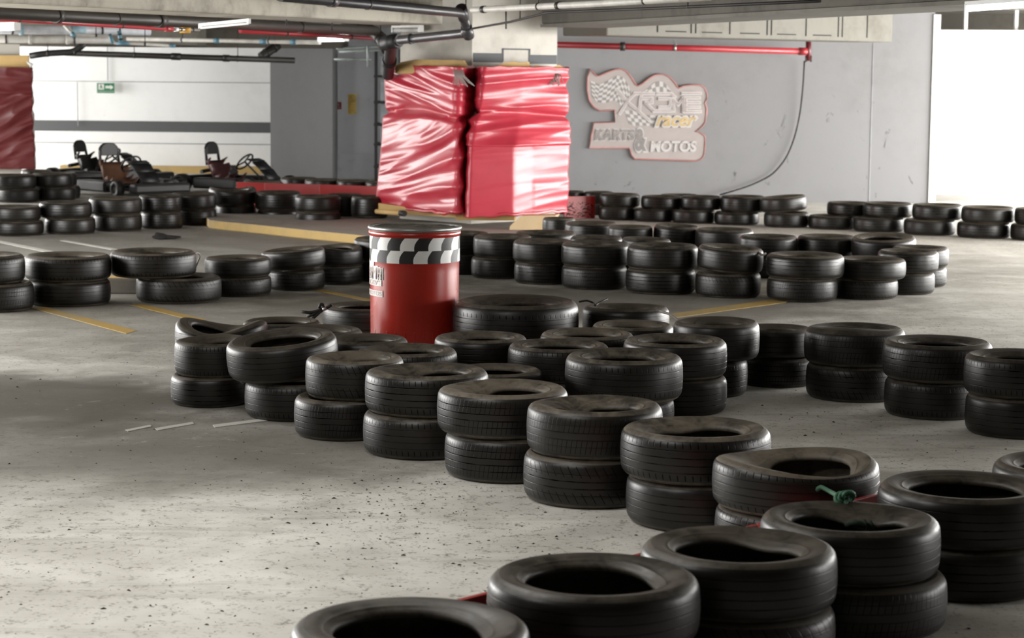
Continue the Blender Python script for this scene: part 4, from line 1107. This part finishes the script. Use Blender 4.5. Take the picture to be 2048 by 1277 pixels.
# ------------------------------------------------------------------ karts
def make_kart(px, Y, yaw, label, accent, seat_h=.73):
    p = xy(px, Y); k = tag(empty('go_kart', (p.x, Y, 0), math.radians(yaw)), label, 'kart', 'parked go-karts')
    m = MB()
    for s_ in (-1, 1): m.tube(arc_pts([(-.62, .30*s_, .11), (-.1, .34*s_, .10), (.45, .26*s_, .10), (.82, .20*s_, .12)], .1), .016, 8)
    for x in (-.6, -.15, .35, .8): m.tube([(x, -.3 if x < .6 else -.2, .11), (x, .3 if x < .6 else .2, .11)], .016, 8)
    m.box((.1, 0, .085), (.9, .5, .012)); m.build('chassis', 'kart_black', k)
    for s_ in (-1, 1):
        m = MB(); m.box((.02, .50*s_, .15), (.78, .22, .16)); m.build('side_pod', 'kart_black', k, bevel=.03)
    m = MB(); m.box((.93, 0, .14), (.18, .95, .15)); m.build('front_bumper', 'kart_black', k, bevel=.04)
    m = MB(); m.box((-.80, 0, .16), (.10, 1.05, .15)); m.build('rear_bumper', 'kart_black', k, bevel=.03)
    m = MB()
    q = [(-.02, .16), (-.18, .17), (-.30, .22), (-.38, .40), (-.42, .46)]
    for (xa, za), (xb, zb_) in zip(q[:-1], q[1:]):
        w0, w1 = .19, .19
        m.add([(xa, -w0, za), (xa, w0, za), (xb, w1, zb_), (xb, -w1, zb_)], [(0, 1, 2, 3)], 0, True)
        for s_ in (-1, 1): m.add([(xa, w0*s_, za), (xb, w1*s_, zb_), (xb+.10, (w1+.03)*s_, zb_+.03), (xa+.06, (w0+.04)*s_, za+.12)], [(0, 1, 2, 3)], 0, True)
    o = m.build('seat', accent, k); so = o.modifiers.new('thickness', 'SOLIDIFY'); so.thickness = .02
    # roll hoop with head pad: open window between seat back and pad
    m = MB(); m.tube(arc_pts([(-.42, -.16, .40), (-.46, -.15, seat_h-.06), (-.46, -.08, seat_h), (-.46, .08, seat_h), (-.46, .15, seat_h-.06), (-.42, .16, .40)], .08), .022, 8); m.build('seat_hoop', 'kart_black', k)
    m = MB(); m.prism([(-.47, y, z) for y, z in ((-.14, seat_h-.17), (.14, seat_h-.17), (.145, seat_h-.06), (.10, seat_h), (.04, seat_h+.02), (-.04, seat_h+.02), (-.10, seat_h), (-.145, seat_h-.06))], (.04, 0, 0)); m.build('head_pad', 'kart_black', k, bevel=.01)
    m = MB(); c_ = Vector((.16, 0, .46)); t = Vector((-.75, 0, .66)).normalized(); u = Vector((0, 1, 0)); w_ = t.cross(u)
    m.tube([c_ + (u*math.cos(2*PI*i/28) + w_*math.sin(2*PI*i/28))*.15 for i in range(28)], .014, 8, closed=True)
    for i in range(3): m.tube([c_, c_ + (u*math.cos(2*PI*i/3+.5) + w_*math.sin(2*PI*i/3+.5))*.15], .012, 6)
    sw_ = m.build('steering_wheel', 'kart_black', k)
    m = MB(); m.tube([c_, (.55, 0, .14)], .014, 8); m.build('steering_column', 'kart_black', k)
    m = MB(); pr = [(.30, .50), (.42, .47), (.56, .36), (.70, .22)]
    for (xa, za), (xb, zb_) in zip(pr[:-1], pr[1:]): m.add([(xa, -.17, za), (xa, .17, za), (xb, .15, zb_), (xb, -.15, zb_)], [(0, 1, 2, 3)], 0, True)
    o = m.build('front_fairing', 'kart_black', k); so = o.modifiers.new('thickness', 'SOLIDIFY'); so.thickness = .015
    m = MB(); m.box((-.45, .36, .26), (.30, .20, .24)); m.tube([(-.6, .36, .30), (-.72, .36, .30), (-.72, .1, .28)], .03, 8)
    for z in (.2, .24, .28, .32): m.box((-.45, .36, z), (.33, .23, .012))
    m.build('engine', 'kart_black', k)
    for x, y, rr_, ww in ((.62, -.52, .125, .11), (.62, .52, .125, .11), (-.60, -.55, .14, .17), (-.60, .55, .14, .17)):
        m = MB(); n = 24
        prof = [(rr_*.45, -ww/2), (rr_*.9, -ww/2), (rr_, -ww*.36), (rr_, ww*.36), (rr_*.9, ww/2), (rr_*.45, ww/2)]
        m.add([(x+r*math.cos(2*PI*i/n), y+zz, rr_+r*math.sin(2*PI*i/n)) for i in range(n) for r, zz in prof],
              [(i*6+j, ((i+1) % n)*6+j, ((i+1) % n)*6+(j+1) % 6, i*6+(j+1) % 6) for i in range(n) for j in range(6)], 0, True)
        w2 = m.build('wheel', 'kart_black', k)
        m = MB(); m.tube([(x, y-ww*.3, rr_), (x, y+ww*.3, rr_)], rr_*.5, 16); m.build('hub', 'steel', w2)
    return k
make_kart(250, 31.6, -48, 'go-kart with a brown seat back and raised fairing, by the far white wall', 'kart_brown')
make_kart(208, 34.3, -22, 'go-kart with its steering wheel showing, closest to the far red pillar', 'kart_black', .68)
make_kart(472, 32.6, -28, 'go-kart with a maroon seat parked behind the red barrier end', 'kart_maroon')

# ------------------------------------------------------------------ floor paint, curbs, rag, crumbs
def paint(name, quads, mat, z=.003):
    m = MB()
    for q in quads: m.prism([Vector((p.x, p.y, .0005)) for p in (at_z(*t, 0) for t in q)], (0, 0, z))
    o = m.build(name, mat); o['kind'] = 'structure'; return o
paint('floor_marking', [[(62, 617), (88, 615), (272, 662), (252, 668)]], 'yellow_line')
paint('floor_marking', [[(262, 611), (284, 609), (412, 640), (394, 644)]], 'yellow_line')
paint('floor_marking', [[(1325, 635), (1345, 628), (1545, 600), (1590, 600), (1570, 606), (1348, 637)]], 'yellow_line')
paint('floor_marking', [[(628, 582), (642, 580), (760, 603), (750, 606)]], 'yellow_line')
paint('floor_marking', [[(-10, 484), (0, 482), (120, 506), (100, 507)], [(120, 482), (130, 481), (235, 499), (222, 500)]], 'white_line')
paint('floor_marking', [[(250, 861), (300, 851), (303, 854), (256, 864)], [(310, 858), (385, 845), (388, 849), (315, 862)], [(425, 851), (545, 836), (546, 841), (430, 856)]], 'white_line', .002)
# wheel stop seen between two stacks
a, c = at_z(120, 588, 0), at_z(330, 590, 0); m = MB()
d = c-a; m.box((a+c)/2 + Vector((0, .12, .065)), (d.length, .20, .13), math.atan2(d.y, d.x)); ws = m.build('wheel_stop', 'dark_concrete', bevel=.015)
tag(ws, 'low concrete wheel stop with a yellow top behind the overhanging tire', 'wheel stop')
m = MB(); m.box((a+c)/2 + Vector((0, .12, .1335)), (d.length-.04, .16, .007), math.atan2(d.y, d.x)); m.build('yellow_top', 'yellow_curb', ws)
m = MB(); pts = [at_z(px, py, .02) for px, py in ((309, 474), (322, 476), (340, 475), (361, 474))]
m.tube(pts, [.03, .05, .045, .015], 10, flat=.6); m.tube([at_z(312, 470, .05), at_z(325, 473, .03), at_z(350, 477, .02)], [.03, .035, .01], 8)
tag(m.build('black_rag', 'black_rag'), 'crumpled black rag lying on the floor before the curb island', 'rag')
m = MB(); a_pl = gz(905, 1203.5, zb); d_pl = (gz(1762, 986, zb)-a_pl).normalized()
def crumb(x, y, s_):
    a = rng.uniform(0, 6.28); e = rng.uniform(.4, 1.0); R = Matrix.Rotation(a, 3, 'Z')
    vs = [R @ Vector((s_*dx, s_*e*dy, z*s_*.5)) + Vector((x, y, .0006)) for dx, dy, z in ((-1, -.5, 0), (1, -.4, 0), (.8, .5, 0), (-.7, .6, 0), (-.2, 0, 1), (.4, .1, .8))]
    m.add(vs, [(0, 1, 5, 4), (1, 2, 5), (2, 3, 4, 5), (3, 0, 4), (3, 2, 1, 0)])
for _ in range(1500):
    y = 5.6 + 8.0*rng.random()**1.3; x = rng.uniform(-.26*y-.1, .26*y)
    if any((x-s.cb.x)**2 + (y-s.cb.y)**2 < (s.Rb+.03)**2 for s in STACKS): continue
    if abs((Vector((x, y, 0))-a_pl).cross(d_pl).z) < .06: continue
    crumb(x, y, abs(rng.normal(0, .0035))+.0016)
for cx, cy in ((-.35, 9.3), (-.55, 8.6), (-.75, 9.0), (.1, 8.0)):
    for _ in range(70): crumb(cx+rng.normal(0, .16), cy+rng.normal(0, .45), abs(rng.normal(0, .004))+.002)
o = m.build('rubber_crumbs', 'crumb_rubber'); tag(o, 'dark rubber crumbs scattered over the pale concrete floor', 'crumbs', kind='stuff')

# ------------------------------------------------------------------ ropes and ties
def rope(name, P, r, mat, label, cat='rope', seg=8):
    m = MB(); m.tube(arc_pts(P, .03, 4), r, seg); return tag(m.build(name, mat), label, cat)
def on_tire(px, py, Y): return at_y(px, py, Y)
Yb, Ya = s_b8.ct.y, s_a4.ct.y
g = rope('green_rope', [at_y(1628, 988, Yb-.30), at_y(1640, 973, Yb-.33), at_y(1662, 985, Yb-.42), at_y(1683, 997, Ya+.28), at_y(1691, 1000, Ya+.26), at_y(1692, 1018, Ya+.235), at_y(1693, 1034, Ya+.18), at_y(1694, 1052, Ya+.14)], .0085, 'green_rope', 'green rope tying the caved-in tire to the gaping tire behind')
m = MB(); kc = at_y(1690, 998, Ya+.262)
for k in range(3):
    th = k*1.1; m.tube([kc + Vector((.022*math.cos(2*PI*i/14), .012*math.sin(2*PI*i/14+th), .018*math.sin(2*PI*i/14))) + Vector((.012*(k-1), 0, .004*k)) for i in range(14)], .007, 8, closed=True)
m.tube([kc, kc+Vector((-.03, -.01, -.012)), kc+Vector((-.045, -.02, -.04))], .005, 6); m.build('knot', 'green_rope', g)
m = MB(); m.tube(arc_pts([at_y(1694, 1050, Ya+.14), at_y(1708, 1046, Ya+.10), at_y(1728, 1050, Ya+.10), at_y(1752, 1058, Ya+.10)], .03), .011, 8)
for (px, py) in ((1733, 1052), (1745, 1054), (1738, 1060)):
    c = at_y(px, py, Ya+.095); m.tube([c+Vector((-.01, 0, .02)), c+Vector((.004, -.008, 0)), c+Vector((.0, 0, -.02))], .006, 6)
m.build('loose_end', 'dark_green_rope', g)
Y2 = s_f1.ct.y
k_ = tag(empty('black_strap', at_y(636, 628, 13.6)), 'black strap knotted between two tires beside the red drum', 'strap'); kl = k_.location
m = MB()
for P_ in ([(638, 617), (641, 608), (647, 610), (648, 618), (641, 624)], [(603, 624), (620, 626), (636, 622), (644, 618)], [(614, 634), (628, 629), (640, 620)], [(620, 642), (632, 632), (642, 622), (655, 616), (664, 610)]):
    m.tube(arc_pts([at_y(px, py, 13.62)-kl for px, py in P_], .02, 4), .010, 8)
m.build('band', 'black_cord', k_)
m = MB(); m.tube([at_y(646, 620, 13.6)-kl, at_y(652, 617, 13.6)-kl], .012, 8); m.build('buckle', 'steel', k_)
rope('tie_cord', [at_y(1158, 604, 13.5), at_y(1175, 601, 13.5), at_y(1188, 607, 13.5), at_y(1190, 612, 13.4), at_y(1196, 607, 13.45), at_y(1215, 598, 13.5)], .006, 'black_cord', 'black tie cord looping over the squeezed tire next to the truck tire', 'cord')
rope('tie_cord', [at_y(1320, 623, 13.35), at_y(1338, 628, 13.2), at_y(1350, 636, 13.05), at_y(1362, 645, 12.9)], .009, 'grey_cord', 'grey cord joining the squeezed tire and the pulled-lip tire', 'cord')
rope('tie_cord', [at_y(388, 508, 17.5), at_y(396, 505, 17.55), at_y(401, 512, 17.6), at_y(397, 520, 17.65), at_y(391, 536, 17.7), at_y(388, 541, 17.7)], .007, 'grey_cord', 'grey tie cord between the overhanging and the corded glossy tires', 'cord')
rope('tie_cord', [at_y(1506, 508, 17.9), at_y(1516, 504, 17.85), at_y(1524, 511, 17.8), at_y(1531, 508, 17.75)], .011, 'grey_cord', 'pale knot of cord on the knotted tilted tire of the loop', 'cord')

# ------------------------------------------------------------------ daylight
w = bpy.data.worlds.new('daylight'); SC.world = w; w.use_nodes = True
bg = w.node_tree.nodes['Background']; bg.inputs[0].default_value = (0.86, 0.93, 1.0, 1); bg.inputs[1].default_value = 1.0
def opening(name, x, y0, y1, side, power, col=(1, .98, .95), zl=.78, zh=2.52):
    L_ = bpy.data.lights.new(name, 'AREA'); L_.shape = 'RECTANGLE'; L_.size = zh-zl; L_.size_y = y1-y0
    L_.energy = power; L_.color = col
    o = bpy.data.objects.new(name, L_); COL.objects.link(o)
    o.location = (x, (y0+y1)/2, (zl+zh)/2)
    o.rotation_euler = (0, math.radians(90 if side < 0 else -90), 0) if False else (0, math.radians(-90*side*-1), 0)
    return o
opening('daylight_bright_bay', 10.8, 15.5, 30.6, 1, 2750, zl=.08, zh=2.2)
opening('daylight_bright_near', 10.8, 8.5, 12, 1, 250, zl=.08, zh=2.2)
opening('daylight_bright_far', 10.8, 31.5, 33.3, 1, 350, zl=.08, zh=2.47)
opening('daylight_dim_near', -7.8, 12, 21, -1, 950, zl=.08, zh=2.47)
def ceiling_light(x, y, power, rz):
    L_ = bpy.data.lights.new('ceiling_tube_light', 'AREA'); L_.shape = 'RECTANGLE'; L_.size = 1.25; L_.size_y = .30; L_.energy = power; L_.color = (1, .97, .92)
    o = bpy.data.objects.new('ceiling_tube_light', L_); COL.objects.link(o); o.location = (x, y, 2.74); o.rotation_euler = (0, 0, rz)
for x, y in ((-2.9, 5.6), (-1.3, 6.9), (-3.2, 7.9), (-1.2, 8.6)): ceiling_light(x, y, 30, .4)
opening('daylight_dim_far', -12.8, 27.5, 31.5, -1, 650, zl=.08, zh=2.47)
opening('daylight_dim_end', -12.8, 34, 38.2, -1, 550, zl=.08, zh=2.47)
